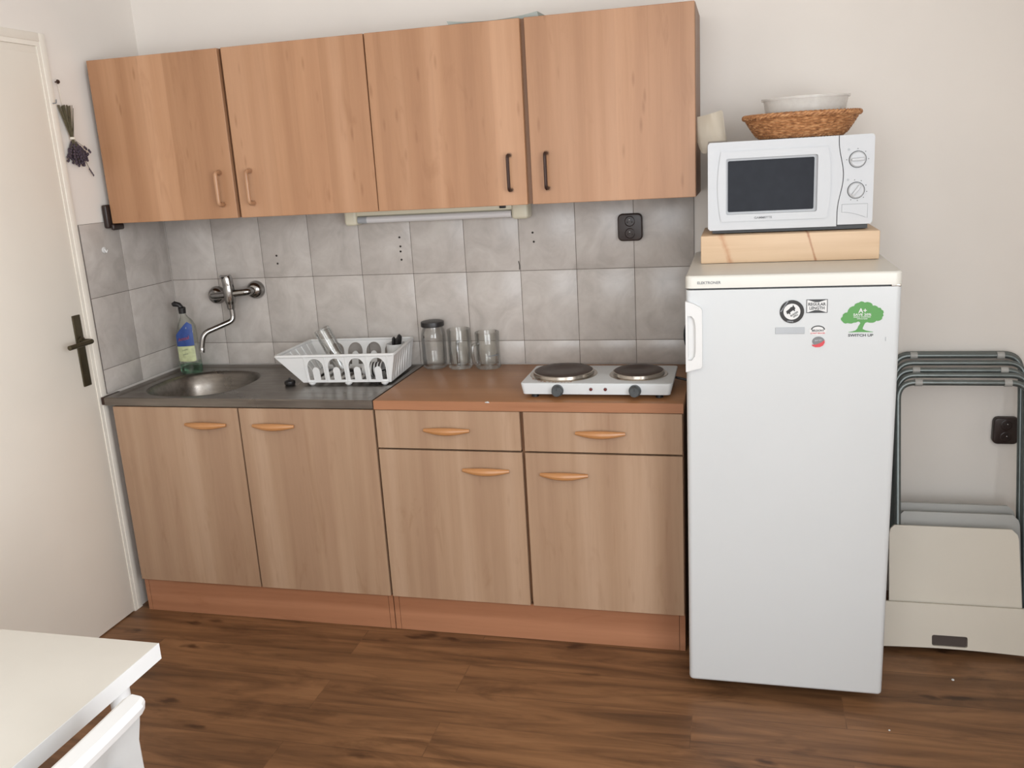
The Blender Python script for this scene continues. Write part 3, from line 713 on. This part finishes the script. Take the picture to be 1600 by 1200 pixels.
te = [e for e in t.edges if all(v.co.z > 1.26 for v in e.verts)]; bmesh.ops.bevel(t, geom=te, offset=.007, segments=4, profile=.5, affect='EDGES')
place(t, b); lid = obj('top_cover', b, M['lid'], fr)
b = N(); box(b, X0+.01, X1-.02, -.725, -.15, 1.2262, 1.2316); obj('gap_strip', b, M['dgrey'], fr)
b = N(); text(b, 'ELEKTRONER', .010, F(1.612, -.7368, 1.2462), 0, width=.062); obj('brand_lettering', b, M['grey'], lid, label='small grey brand lettering')
b = N(); box(b, X1-.026, X1-.002, -.735, -.72, 1.2255, 1.2318, .002); obj('hinge', b, M['steelrim'], fr)
# handle: a moulded grip frame around a recess
b = N(); out = [(-.0485, 0), (-.0485, -.05)]
hx = 1.549
out = [(0, 1.198), (.020, 1.192), (.040, 1.181), (.0445, 1.172), (.0445, 1.018), (.040, 1.012), (.020, 1.007), (0, 1.001)]
hol = [(.006, 1.158), (.016, 1.158), (.024, 1.148), (.027, 1.13), (.027, 1.060), (.024, 1.044), (.016, 1.034), (.006, 1.034)]
plate(b, [[(x+hx, z) for x, z in out], [(x+hx, z) for x, z in hol]], .014, F(0, FF-.0065, 0))
hd = obj('handle', b, M['wplastic'], fr)
b = N(); plate(b, [[(x+hx, z) for x, z in hol]], .002, F(0, FF-.0012, 0)); obj('handle_recess', b, M['wplastic'], hd)
for x in (X0+.04, X1-.04):
    for y in (-.64, -.18):
        b = N(); lathe(b, [(0, .0008), (.018, .0008), (.018, .012), (.008, .014), (.008, .05), (0, .05)], (x, y, 0), 16); obj('foot', b, M['dgrey'], fr)
# plate and tree sticker stuck to the door
b = N(); box(b, 1.785, 1.860, FF-.0016, FF-.0002, 1.104, 1.122, .0008, 1); obj('badge', b, M['lgrey'], dr, label='blank silver badge')
b = N(); box(b, 2.0615, 2.0635, FF-.0012, FF-.0002, 1.083, 1.094); obj('mark', b, M['lgrey'], dr)
def tr(p): return (2.002+(p[0]-610)*.0000575*2.1/2.1*1.0*(.105/.0523)/2*.0 + (p[0]-610)*.0001158, 1.189-(p[1]-135)*.0001085)
crown = [(600, 135), (640, 150), (660, 165), (720, 152), (780, 170), (820, 200), (835, 245), (880, 240), (930, 265), (950, 295), (1000, 300), (1022, 345), (1060, 370), (1070, 415), (1055, 445), (1070, 490), (1045, 520), (1040, 570), (1000, 605), (950, 620), (925, 610), (890, 645), (840, 662), (780, 660), (730, 645), (690, 660), (670, 700), (640, 780), (640, 812), (700, 845), (780, 865), (865, 882), (860, 890), (600, 888), (340, 892), (335, 884), (420, 868), (490, 842), (525, 800), (545, 740), (585, 670), (575, 645), (540, 625), (490, 650), (440, 655), (400, 675), (350, 672), (310, 660), (270, 675), (225, 655), (200, 620), (170, 585), (165, 540), (200, 505), (205, 450), (250, 410), (300, 400), (315, 340), (350, 285), (400, 255), (440, 245), (455, 200), (500, 175), (540, 165), (560, 145)]
b = N(); plate(b, [[tr(p) for p in crown]], .0006, F(0, FF-.0006, 0))
text(b, 'A+', .0165, F(2.004, FF-.0012, 1.164), 1); text(b, 'SAVE 20%', .0085, F(2.003, FF-.0012, 1.1537), 1, width=.044)
text(b, 'ENERGY COMPARED', .004, F(2.003, FF-.0012, 1.1475), 1, width=.042); text(b, 'WITH A CLASS', .004, F(2.003, FF-.0012, 1.1428), 1, width=.026)
text(b, 'SWITCH UP', .0095, F(2.001, FF-.0006, 1.0985), 2, width=.062); obj('tree_sticker', b, [M['green'], M['wplastic'], M['dgrey']], dr, 0, label='green tree-shaped energy sticker')
# magnets
def magnet(name, x, z, label): return thing(name, (x, FF, z), label, 'magnet', 'magnets on the refrigerator door')
mg = magnet('fridge_magnet', 1.827, 1.1645, 'round black and white magnet with a bull on the refrigerator')
b = N(); lathe(b, [(.031, 0), (.031, .0018), (.0215, .0018)], seg=44, M=F(1.827, FF-.0002, 1.1645)); obj('black_ring', b, M['black'], mg)
b = N(); lathe(b, [(.0215, .0), (.0215, .0016), (0, .0016)], seg=44, M=F(1.827, FF-.0002, 1.1645))
A_ = math.radians(33); MF = lambda dx, dz, e=.002: F(1.827, FF-e, 1.1645, A_) @ Matrix.Translation((dx, dz, 0))
bull = [(-.0135, -.002), (-.012, .005), (-.002, .006), (.004, .008), (.008, .0065), (.0125, .010), (.012, .004), (.0125, -.001), (.009, -.003), (.008, -.0065), (.006, -.0065), (.005, -.0025), (-.005, -.003), (-.006, -.007), (-.009, -.007), (-.009, -.003), (-.0125, -.004)]
plate(b, [bull], .0005, MF(0, .004), 1)
text(b, 'BURGER', .0062, MF(.002, -.0085), 1, width=.022); text(b, 'GRILL', .0062, MF(.002, -.0143), 1, width=.014)
obj('white_face', b, [M['wplastic'], M['black']], mg, 0)
b = N(); text(b, 'PRAVE HOVADZIE', .004, F(1.827-.0265*.72, FF-.0025, 1.1645+.0265*.55, math.radians(58)), 0, width=.034); obj('ring_lettering', b, M['lgrey'], mg, 0); b = N(); text(b, 'CESKE', .004, F(1.823, FF-.0025, 1.1385, -.1), 0, width=.016); obj('ring_lettering', b, M['lgrey'], mg, 0)
mg = magnet('fridge_magnet', 1.890, 1.178, 'small rectangular magnet reading REGULAR LENGTH on the refrigerator')
b = N(); x0, x1, z0, z1 = 1.8635, 1.9165, 1.1605, 1.1965
plate(b, [[(x0, z0), (x1, z0), (x1, z1), (x0, z1)]], .0012, F(0, FF-.0009, 0), 0)
plate(b, [[(x0, z0), (x1, z0), (x1, z1), (x0, z1)], [(x0+.0015, z0+.0015), (x1-.0015, z0+.0015), (x1-.0015, z1-.0015), (x0+.0015, z1-.0015)]], .0006, F(0, FF-.0018, 0), 1)
for s_ in (1, -1):
    zt = z1-.0015 if s_ > 0 else z0+.0015; zi = zt-s_*.0058
    plate(b, [[(x0+.004, zt), (x1-.004, zt), (1.895, zi), (1.885, zi)]], .0005, F(0, FF-.0018, 0), 1)
text(b, 'REGULAR', .0108, F(1.890, FF-.0018, 1.1832), 1, width=.044); text(b, 'LENGTH', .0108, F(1.890, FF-.0018, 1.1728), 1, width=.038)
obj('plate', b, [M['wplastic'], M['dgrey']], mg, 0)
mg = magnet('fridge_magnet', 1.894, 1.113, 'small white magnet with red and black lettering on the refrigerator')
b = N(); plate(b, [circ(1.894, 1.113, .022, 36, .0135)], .001, F(0, FF-.0008, 0), 0)
arcp = [(1.894+.018*math.cos(a), 1.115+.0115*math.sin(a)) for a in [PI*k/14 for k in range(15)]]+[(1.894+.0145*math.cos(a), 1.1155+.008*math.sin(a)) for a in [PI-PI*k/14 for k in range(15)]]
plate(b, [arcp], .0004, F(0, FF-.0015, 0), 1)
text(b, 'BELDONY', .0078, F(1.8945, FF-.0016, 1.1125), 1, width=.031); text(b, 'Z FAKT SROCEK', .005, F(1.894, FF-.0016, 1.1055), 2, width=.037)
obj('plate', b, [M['wplastic'], M['dgrey'], M['red']], mg, 0)
mg = magnet('fridge_magnet', 1.895, 1.081, 'oval magnet, grey above and red below, lowest on the refrigerator')
b = N(); plate(b, [circ(1.896, 1.0835, .0155, 32, .0125)], .002, F(0, FF-.0012, 0), 0)
crescent = [(1.880, 1.0745), (1.887, 1.0745), (1.896, 1.077), (1.904, 1.081), (1.9112, 1.087), (1.9118, 1.080), (1.908, 1.0725), (1.900, 1.068), (1.889, 1.0675), (1.881, 1.071)]
plate(b, [crescent], .0024, F(0, FF-.0015, 0), 1); text(b, 'sro', .007, F(1.895, FF-.0024, 1.087, .1), 2, width=.018)
obj('plate', b, [M['grey'], M['red'], M['lgrey']], mg, 0)

# black pan hanging behind the fridge
pn = thing('hanging_pan', (1.622, -.03, .963), 'black round pan hanging behind the refrigerator, only its edge showing', 'pan')
b = N(); lathe(b, [(0, .004), (.105, .004), (.112, .008), (.122, .040), (.119, .040), (.110, .012), (0, .008)], (1.622, -.0002, .963), 48, M=RX); obj('pan', b, M['black'], pn)
b = N(); tube(b, [(1.622, -.03, 1.083), (1.622, -.035, 1.13), (1.622, -.03, 1.20)], .009, 10, flat=.5); obj('handle', b, M['black'], pn)

# ------------------------------------------------------------------ beam, microwave, basket
b = N(); box(b, 1.580, 2.075, -.4775, -.17, 1.2665, 1.3475, .003, 2)
tag(obj('wooden_block', b, M['beam'], None, 30, (1.827, -.32, 1.2665)), 'thick pine block lying between refrigerator and microwave', 'block')
mw = thing('microwave', (1.828, -.27, 1.348), 'white microwave oven with two dials on the pine block', 'microwave')
MY = -.445
b = N(); box(b, 1.604, 2.052, MY+.030, -.10, 1.3630, 1.611, .004); obj('body', b, M['mwwhite'], mw)
b = N(); box(b, 1.612, 2.046, MY+.014, -.11, 1.3505, 1.3625); obj('underside', b, M['dgrey'], mw)
def seam(z): return 1.9615+.014*math.cos((z-1.50)/.10*PI/2)**2*(1 if 1.40 < z < 1.60 else 0)
zs = [1.360+.252*k/24 for k in range(25)]
dl = [(1.600, 1.366), (1.600, 1.606), (1.606, 1.6125)]+[(seam(z)-.0012, z) for z in reversed(zs)]+[(1.606, 1.360)]
wx0, wx1, wz0, wz1 = 1.657, 1.897, 1.412, 1.558
b = N(); plate(b, [dl, rrect(1.652, 1.906, 1.405, 1.565, .006, 3)], .028, F(0, MY+.014, 0)); md = obj('door', b, M['mwwhite'], mw, 25)
# raised frame around the window, wider to the right
def bow(x, s_): return x
fr_o = [(1.628+.012*abs((z-1.485)/.11)**2, z) for z in [1.385+.2*k/16 for k in range(17)]]
fr_r = [(1.942-.012*abs((z-1.485)/.11)**2, z) for z in [1.585-.2*k/16 for k in range(17)]]
b = N(); plate(b, [fr_o+fr_r, rrect(1.652, 1.906, 1.405, 1.565, .006, 3)], .005, F(0, MY-.0025, 0)); obj('door_frame', b, M['mwwhite'], md, 25)
b = N(); plate(b, [rrect(1.652, 1.906, 1.405, 1.565, .006, 3)], .004, F(0, MY+.010, 0)); obj('window_surround', b, M['mwin'], md, 25)
b = N(); plate(b, [rrect(wx0, wx1, wz0, wz1, .004, 3)], .003, F(0, MY+.0072, 0)); obj('window', b, M['mwglass'], md, 25, label='dark glass window')
b = N(); text(b, 'GAMMETTE', .0085, F(1.757, MY-.0053, 1.3935), 0, width=.050); obj('brand_lettering', b, M['grey'], md, 0)
cl = [(seam(z)+.0012, z) for z in zs]; cl = [(x, max(z, 1.364)) for x, z in cl]
b = N(); plate(b, [cl+[(2.050, 1.6125), (2.056, 1.606), (2.057, 1.370), (2.051, 1.364)]], .027, F(0, MY+.0155, 0))
cpn = obj('control_panel', b, M['mwwhite'], mw, 25)
for x, z, r, rot in ((2.012, 1.5445, .0215, 0.05), (2.0105, 1.459, .0215, .95)):
    b = N(); lathe(b, [(r+.002, 0), (r+.002, .001), (r+.0006, .001)], seg=40, M=F(x, MY+.0018, z)); obj('dial_ring', b, M['dgrey'], cpn)
    b = N(); lathe(b, [(r, 0), (r, .006), (r-.003, .009), (r-.005, .009), (0, .009)], seg=40, M=F(x, MY+.0018, z)); box(b, -.017, .017, -.0042, .0042, .008, .017, .002, 2, M=F(x, MY+.0018, z, rot)); obj('dial', b, M['lgrey'] if 0 else M['mwwhite'], cpn)
    for k in range(7):
        a = PI*1.0-k*PI/4.0 if z > 1.5 else PI*.55-k*PI/5
        if z > 1.5 and k not in (0, 2, 3, 4): continue
        b = N(); lathe(b, [(.0016, 0), (.0016, .0004), (0, .0004)], seg=8, M=F(x+(r+.0075)*math.cos(a), MY+.002, z+(r+.0075)*math.sin(a))); obj('scale_mark', b, M['grey'], cpn)
for z in (1.572, 1.489):
    b = N(); lathe(b, [(.0035, 0), (.0035, .0004), (0, .0004)], seg=12, M=F(1.988, MY+.002, z)); obj('symbol', b, M['lgrey'], cpn)
# door-release button outline
pl = [(1.974, 1.421), (2.043, 1.421), (2.043, 1.381)]+[(2.043-.069*q, 1.381+.018*math.sin(q*PI/2)) for q in [k/10 for k in range(1, 11)]]
b = N(); plate(b, [pl], .0012, F(0, MY+.0018, 0)); obj('door_button', b, M['mwwhite'], cpn, 25)
b = N(); tube(b, [(x, MY+.0014, z) for x, z in pl]+[(pl[0][0], MY+.0014, pl[0][1])], .0008, 6); obj('button_outline', b, M['lgrey'], cpn)
for x in (1.632, 2.024):
    for y in (-.395, -.14):
        b = N(); lathe(b, [(0, 1.3478), (.011, 1.3478), (.011, 1.358), (0, 1.358)], (x, y, 0), 14); obj('foot', b, M['black'], mw)

# wicker basket
bx, by, bz = 1.868, -.275, 1.6122
bk = thing('wicker_basket', (bx, by, bz), 'brown woven wicker basket on top of the microwave', 'basket')
def weave(rfun, z0, z1, rows, amp, nst=44, thick=.0032):
    b = N()
    for i in range(rows):
        z = z0+(z1-z0)*i/(rows-1); r0 = rfun(z); pts = []
        for k in range(nst*3+1):
            a = 2*PI*k/(nst*3); rr = r0+amp*math.sin(a*nst/2+PI*i); pts.append((bx+rr*math.cos(a), by+rr*.92*math.sin(a), z))
        tube(b, pts, thick, 5, caps=False)
    return b
rb = lambda z: .117+.047*((z-bz)/.066)**.8 if z > bz else .117
b = weave(rb, bz+.012, bz+.058, 11, .0022)
for k in range(44):
    a = 2*PI*k/44; tube(b, [(bx+rb(bz+h)*math.cos(a), by+.92*rb(bz+h)*math.sin(a), bz+h) for h in (.006, .02, .035, .05, .062)], .0018, 5)
obj('woven_wall', b, M['wicker'], bk, 60)
def braid(r, z, th, turns, amp):
    b = N()
    for s_ in range(3):
        pts = []
        for k in range(241):
            a = 2*PI*k/240; ph = a*turns+2*PI*s_/3; rr = r+amp*math.cos(ph); pts.append((bx+rr*math.cos(a), by+.92*rr*math.sin(a), z+amp*.9*math.sin(ph)))
        tube(b, pts, th, 6, caps=False)
    return b
obj('rim', braid(.164, bz+.066, .0048, 26, .0045), M['wicker'], bk, 60)
obj('foot_ring', braid(.118, bz+.0075, .0033, 22, .0034), M['wicker'], bk, 60)
b = N(); lathe(b, [(0, bz+.0062), (.116, bz+.0062), (.116, bz+.0085), (0, bz+.0085)], (bx, by, 0), 40, sy=.92); obj('bottom', b, M['wicker'], bk)
# plastic container inside the basket
pc = thing('plastic_container', (1.879, -.275, bz+.012), 'translucent white plastic bowl sitting inside the wicker basket', 'container')
b = N(); lathe(b, [(0, .0), (.092, .0), (.102, .008), (.112, .04), (.117, .075), (.121, .100), (.123, .104), (.1205, .104), (.115, .075), (.110, .04), (.100, .012), (0, .003)], (1.879, -.275, bz+.012), 48, sy=.85); obj('bowl', b, M['frost'], pc)
b = N(); lathe(b, [(.1205, .099), (.126, .099), (.1265, .106), (.1205, .106)], (1.879, -.275, bz+.012), 48, sy=.85); obj('rim', b, M['frost'], pc)

# folded cream cloth tucked between cabinet and microwave
cl = thing('folded_cloth', (1.61, -.27, 1.6135), 'folded cream cloth tucked between the wall cabinet and the microwave', 'cloth')
def clothsheet(y0, sc, zt):
    b = N(); t = N(); n = 22; m = 14; g = []
    for i in range(n+1):
        u = i/n; x = 1.5635+(1.652-1.5635)*u
        top = zt+.020*u**1.6*(1 if u < .86 else 1-((u-.86)/.14)**2*1.0)-(.085*((u-.86)/.14)**.7 if u > .86 else 0)
        bot = 1.583+.035*(1-min(1, u/.22))**2 if x < 1.592 else 1.618
        row = []
        for j in range(m+1):
            v = j/m; z = bot+(top-bot)*v
            row.append(t.verts.new((x, y0-.034*sc*math.sin(PI*min(1, .12+.8*u))*(.75+.25*v)-.004*math.sin(9*u+3*v), z)))
        g.append(row)
    for i in range(n):
        for j in range(m): t.faces.new((g[i][j], g[i+1][j], g[i+1][j+1], g[i][j+1]))
    bmesh.ops.solidify(t, geom=t.faces[:], thickness=.005); bmesh.ops.recalc_face_normals(t, faces=t.faces[:]); place(t, b); return b
obj('front_fold', clothsheet(-.27, 1.0, 1.694), M['sconce'], cl, 60)

# ------------------------------------------------------------------ lavender and nails
ln = thing('lavender_bunch', (-.54, -.455, 1.76), 'dried lavender bunch hanging upside down on left wall', 'dried flowers')
b = N(); f = N(); tie = Vector((-.545, -.452, 1.757))
for k in range(46):
    q = random.uniform(-1, 1); w_ = random.uniform(-1, 1)
    top = Vector((-.5465+.006*w_, -.458-.036*q+.0, 1.868-.012*abs(q)*random.random()))
    m = tie+Vector((.003*w_, -.005*q, 0))
    e = Vector((-.543+.010*w_, -.440+.048*q+random.uniform(-.006, .006), 1.675+.018*q*q+random.uniform(-.012, .02)))
    tube(b, [top, m, tie*.5+e*.5, e], .0009, 5)
    d = (e-m).normalized(); nb = random.randint(4, 6)
    for i in range(nb):
        p = e-d*.010*i+Vector((random.uniform(-.002, .002), random.uniform(-.003, .003), 0))
        lathe(f, [(0, -.006), (.0035, -.003), (.0042, .001), (0, .006)], p, 6)
for i in range(4): lathe(f, [(0, -.006), (.003, 0), (0, .006)], Vector((-.545, -.392+.005*i, 1.652-.007*i)), 6)
tube(b, [tie, (-.545, -.41, 1.69), (-.545, -.385, 1.64)], .0009, 5)
obj('stems', b, M['stem'], ln, 60); obj('flower_heads', f, M['flower'], ln, 60)
b = N(); lathe(b, [(.0085, -.004), (.0098, 0), (.0085, .004)], tie+Vector((.001, 0, 0)), 14); obj('tie', b, M['string'], ln)
b = N(); tube(b, [(-.549, -.473, 1.940), (-.550, -.468, 1.88), (-.548, -.456, 1.80), tie], .0011, 5); obj('hanging_string', b, M['string'], ln)
nl = thing('wall_nail', (-.553, -.472, 1.942), 'dark round nail head on left wall above the lavender', 'nail')
b = N(); lathe(b, [(.002, -.006), (.002, .004), (.0075, .005), (.006, .009), (0, .010)], (-.554, -.472, 1.942), 16, M=Matrix.Rotation(PI/2, 4, 'Y')); obj('nail', b, M['darkmetal'], nl)
nl = thing('wall_hook', (-.553, -.512, 1.868), 'tiny metal hook in the door frame beside the lavender stems', 'hook')
b = N(); tube(b, fillet([(-.5495, -.512, 1.87), (-.536, -.512, 1.87), (-.534, -.512, 1.882)], .004), .0018, 8); obj('hook', b, M['grey'], nl)

# ------------------------------------------------------------------ folded chairs
def folding(idx, yb, yt, zt, ys, label, seat_top, withback):
    t = thing('folding_chair', (2.38, yb-.02, 0), label, 'chair', 'folding chairs by the wall')
    xl, xr = 2.195, 2.582
    Bv, Tv = Vector((0, yb, 0)), Vector((0, yt, zt)); d = (Tv-Bv).normalized(); nrm = Vector((0, -d.z, d.y)); L = (Tv-Bv).length
    P = lambda x, s_, n_=0: Vector((x, 0, 0))+Bv+d*s_+nrm*n_
    b = N(); tube(b, fillet([P(xl, .03), P(xl, L), P(xr, L), P(xr, .03)], .055, 8), .0095, 12); obj('front_frame', b, M['steel'], t)
    B2, T2 = Vector((0, ys[0], .0)), Vector((0, ys[1], ys[2])); d2 = (T2-B2).normalized(); L2 = (T2-B2).length
    Q = lambda x, s_: Vector((x, 0, 0))+B2+d2*s_
    b = N(); tube(b, fillet([Q(xl+.004, .09), Q(xl+.004, L2), Q(xr+.006, L2), Q(xr+.006, .09)], .055, 8), .0088, 12); obj('rear_frame', b, M['steel'], t)
    for x in (xl+.062, xr-.062):
        b = N(); c = P(x, L, 0); tube(b, [c-Vector((.011, 0, 0)), c+Vector((.011, 0, 0))], .0122, 12)
        obj('glide', b, M['seatshade'], t, label='pale plastic glide')
    s0, s1 = .05, seat_top/d.z
    b = N(); x0, x1 = 2.166, 2.545; ch = .022
    if not withback: x0, x1 = 2.205, 2.566
    plate(b, [[(x0, s0), (x1+.012, s0), (x1, s1-.03), (x1-.004, s1-.016), (x1-.020, s1), (x0+.016, s1), (x0+.004, s1-.012), (x0, s1-.03)]], .014 if withback else .020, fn=lambda q: P(q.x, q.y, .018+q.z) if withback else P(q.x, q.y, q.z))
    obj('seat', b, M['seat'] if withback else M['seatshade'], t, 25)  # rear seats get their shade from the greyed colour
    if withback:
        b = N(); X = (2.128, 2.560); n = 18
        def bend(q):
            u = (q.x-X[0])/(X[1]-X[0])*2-1; return P(q.x, q.y, .036+q.z)
        top = [(X[0]+(X[1]-X[0])*k/n, .148) for k in range(n+1)]; bot = [(X[1]-(X[1]-X[0])*k/n, .003+.006*math.sin(PI*k/n)) for k in range(n+1)]
        plate(b, [top+bot, rrect(2.290, 2.394, .016, .050, .006, 3)], .014, fn=bend)
        bkp = obj('backrest', b, M['seat'], t, 25)
        b = N(); plate(b, [rrect(2.286, 2.398, .012, .054, .006, 3)], .003, fn=lambda q: P(q.x, q.y, .0305+q.z)); obj('grip_slot', b, M['slot'], bkp, label='dark grip slot')
folding(0, -.378, -.150, .822, (-.352, -.124, .840), 'folded tubular chair with cream seat, front one leaning by the wall', .377, True)
folding(1, -.315, -.098, .850, (-.29, -.071, .869), 'folded tubular chair in the middle of the leaning stack, behind the cream seat', .400, False)
folding(2, -.250, -.044, .888, (-.22, -.017, .888), 'folded tubular chair against the wall, rearmost of the leaning stack', .408, False)

# ------------------------------------------------------------------ table and white chair
tbx = thing('dining_table', (.05, -2.2, 0), 'white rectangular table in the left foreground', 'table')
b = N(); box(b, -.50, .604, -2.95, -1.857, .696, .730, .0015, 2); obj('tabletop', b, M['table'], tbx)
b = N(); box(b, .604, .6055, -2.95, -1.857, .6962, .7295); obj('edge_strip', b, M['tedge'], tbx, label='bright white edge strip')
for x in (.555, -.44):
    for y in (-1.925, -2.88):
        b = N(); lathe(b, [(0, .001), (.016, .001), (.016, .004), (.0185, .006), (.019, .695), (0, .695)], (x, y, 0), 24); obj('leg', b, M['tedge'], tbx)
ch = thing('plastic_chair', (.56, -2.32, 0), 'white moulded plastic chair tucked beside the table, only its back showing', 'chair')
yc = -2.325
def bx_(v): return .716+.030*v**3   # lean of the back
def hw(v): return .226-.012*math.exp(-((v-.76)/.13)**2)+.02*max(0, .6-v)
b = N(); t = N(); nv, nu = 26, 32; gr = []
for i in range(nv+1):
    v = i/nv; row = []
    for k in range(nu+1):
        u = 2*k/nu-1; z = .44+.335*v
        fl = .016*max(0, (abs(u)-.80)/.2)**1.5-.012*math.exp(-((abs(u)-.74)/.09)**2)
        fl *= 1-v**5
        row.append(t.verts.new((bx_(v)+.008*(1-u*u)+fl, yc+hw(v)*u, z)))
    gr.append(row)
for i in range(nv):
    for k in range(nu): t.faces.new((gr[i][k], gr[i][k+1], gr[i+1][k+1], gr[i+1][k]))
bmesh.ops.solidify(t, geom=t.faces[:], thickness=.006); bmesh.ops.recalc_face_normals(t, faces=t.faces[:]); place(t, b)
back = obj('backrest', b, M['wplastic'], ch, 60)
b = N(); t = N(); rings = []
for k in range(33):
    u = k/16-1; x = bx_(1)+.008*(1-u*u)-.004; y = yc+.228*u; w_ = .019 if abs(u) < .98 else .014
    rings.append([t.verts.new((x+dx*w_, y, .781+dz)) for dx, dz in ((-.8, -.012), (-1, -.004), (-.95, .003), (-.6, .006), (.6, .004), (.95, 0), (1.05, -.005), (.85, -.018))])
for A, B2 in zip(rings, rings[1:]):
    for k in range(8): t.faces.new((A[k], A[(k+1) % 8], B2[(k+1) % 8], B2[k]))
t.faces.new(rings[0]); t.faces.new(rings[-1]); bmesh.ops.recalc_face_normals(t, faces=t.faces[:]); place(t, b)
obj('top_rail', b, M['wplastic'], ch, 18)
b = N(); tube(b, [(.731, -2.148, .682), (.7305, -2.166, .690), (.731, -2.186, .684)], [.003, .006, .003], 8, flat=.5); obj('hand_hole', b, M['dgrey'], back, label='small dark mark')
b = N(); box(b, .30, .708, -2.53, -2.12, .425, .452, .012, 3); obj('seat', b, M['wplastic'], ch)
for x, y, dx, dy in ((.33, -2.15, -.02, .03), (.33, -2.50, -.02, -.03), (.69, -2.17, -.005, .03), (.69, -2.48, -.005, -.03)):
    b = N(); tube(b, [(x, y, .43), (x+dx, y+dy, .003)], [.022, .016], 12); obj('leg', b, M['wplastic'], ch)

# crumbs on the floor
for x, y, r, w_ in ((2.322, -.565, .0045, 'between the refrigerator and the chairs'), (2.102, -.849, .003, 'in front of the refrigerator')):
    b = N(); lathe(b, [(0, 0.0004), (r, .001), (r*.8, r*.8), (0, r)], (x, y, 0), 7); tag(obj('crumb', b, M['wplastic'], None, 0, (x, y, 0)), 'tiny white crumb on the brown floor '+w_, 'crumb', 'crumbs on the floor')

# ------------------------------------------------------------------ camera, light
cam = bpy.data.cameras.new('camera'); co = bpy.data.objects.new('camera', cam); C.objects.link(co)
cam.sensor_width = 36; cam.lens = 1391.37/1600*36; cam.clip_start = .01
r_, u_, f_ = CAMR = ((.969, .240, -.057), (-.005, .249, .968), (-.247, .938, -.243))
yaw, pit, rol = -.25749, -.24504, -.05857
fw = Vector((math.sin(yaw)*math.cos(pit), math.cos(yaw)*math.cos(pit), math.sin(pit))); rt = Vector((math.cos(yaw), -math.sin(yaw), 0)); up = rt.cross(fw)
r2 = rt*math.cos(rol)+up*math.sin(rol); u2 = up*math.cos(rol)-rt*math.sin(rol)
co.matrix_world = Matrix(((r2.x, u2.x, -fw.x, 1.6917), (r2.y, u2.y, -fw.y, -3.1857), (r2.z, u2.z, -fw.z, 1.595), (0, 0, 0, 1)))
bpy.context.scene.camera = co

def area(name, loc, rot, sx, sy, e, col):
    l = bpy.data.lights.new(name, 'AREA'); l.shape = 'RECTANGLE'; l.size = sx; l.size_y = sy; l.energy = e; l.color = col
    o = bpy.data.objects.new(name, l); C.objects.link(o); o.location = loc; o.rotation_euler = rot; return o
area('window_daylight', ((WX0+WX1)/2, YF-.04, (WZ0+WZ1)/2), (PI/2, 0, 0), WX1-WX0-.02, WZ1-WZ0-.02, 48, (.925, .965, 1.0))
area('side_window_daylight', (XR+.04, (RY0+RY1)/2, (WZ0+WZ1)/2), (PI/2, 0, PI/2), RY1-RY0-.02, WZ1-WZ0-.02, 90, (.935, .968, 1.0))
w = bpy.data.worlds.new('world'); bpy.context.scene.world = w; w.use_nodes = True
w.node_tree.nodes['Background'].inputs[0].default_value = (.75, .85, 1, 1); w.node_tree.nodes['Background'].inputs[1].default_value = .6
vs = bpy.context.scene.view_settings; vs.view_transform = 'Standard'; vs.look = 'None'; vs.gamma = 1; vs.exposure = 0; vs.use_curve_mapping = False
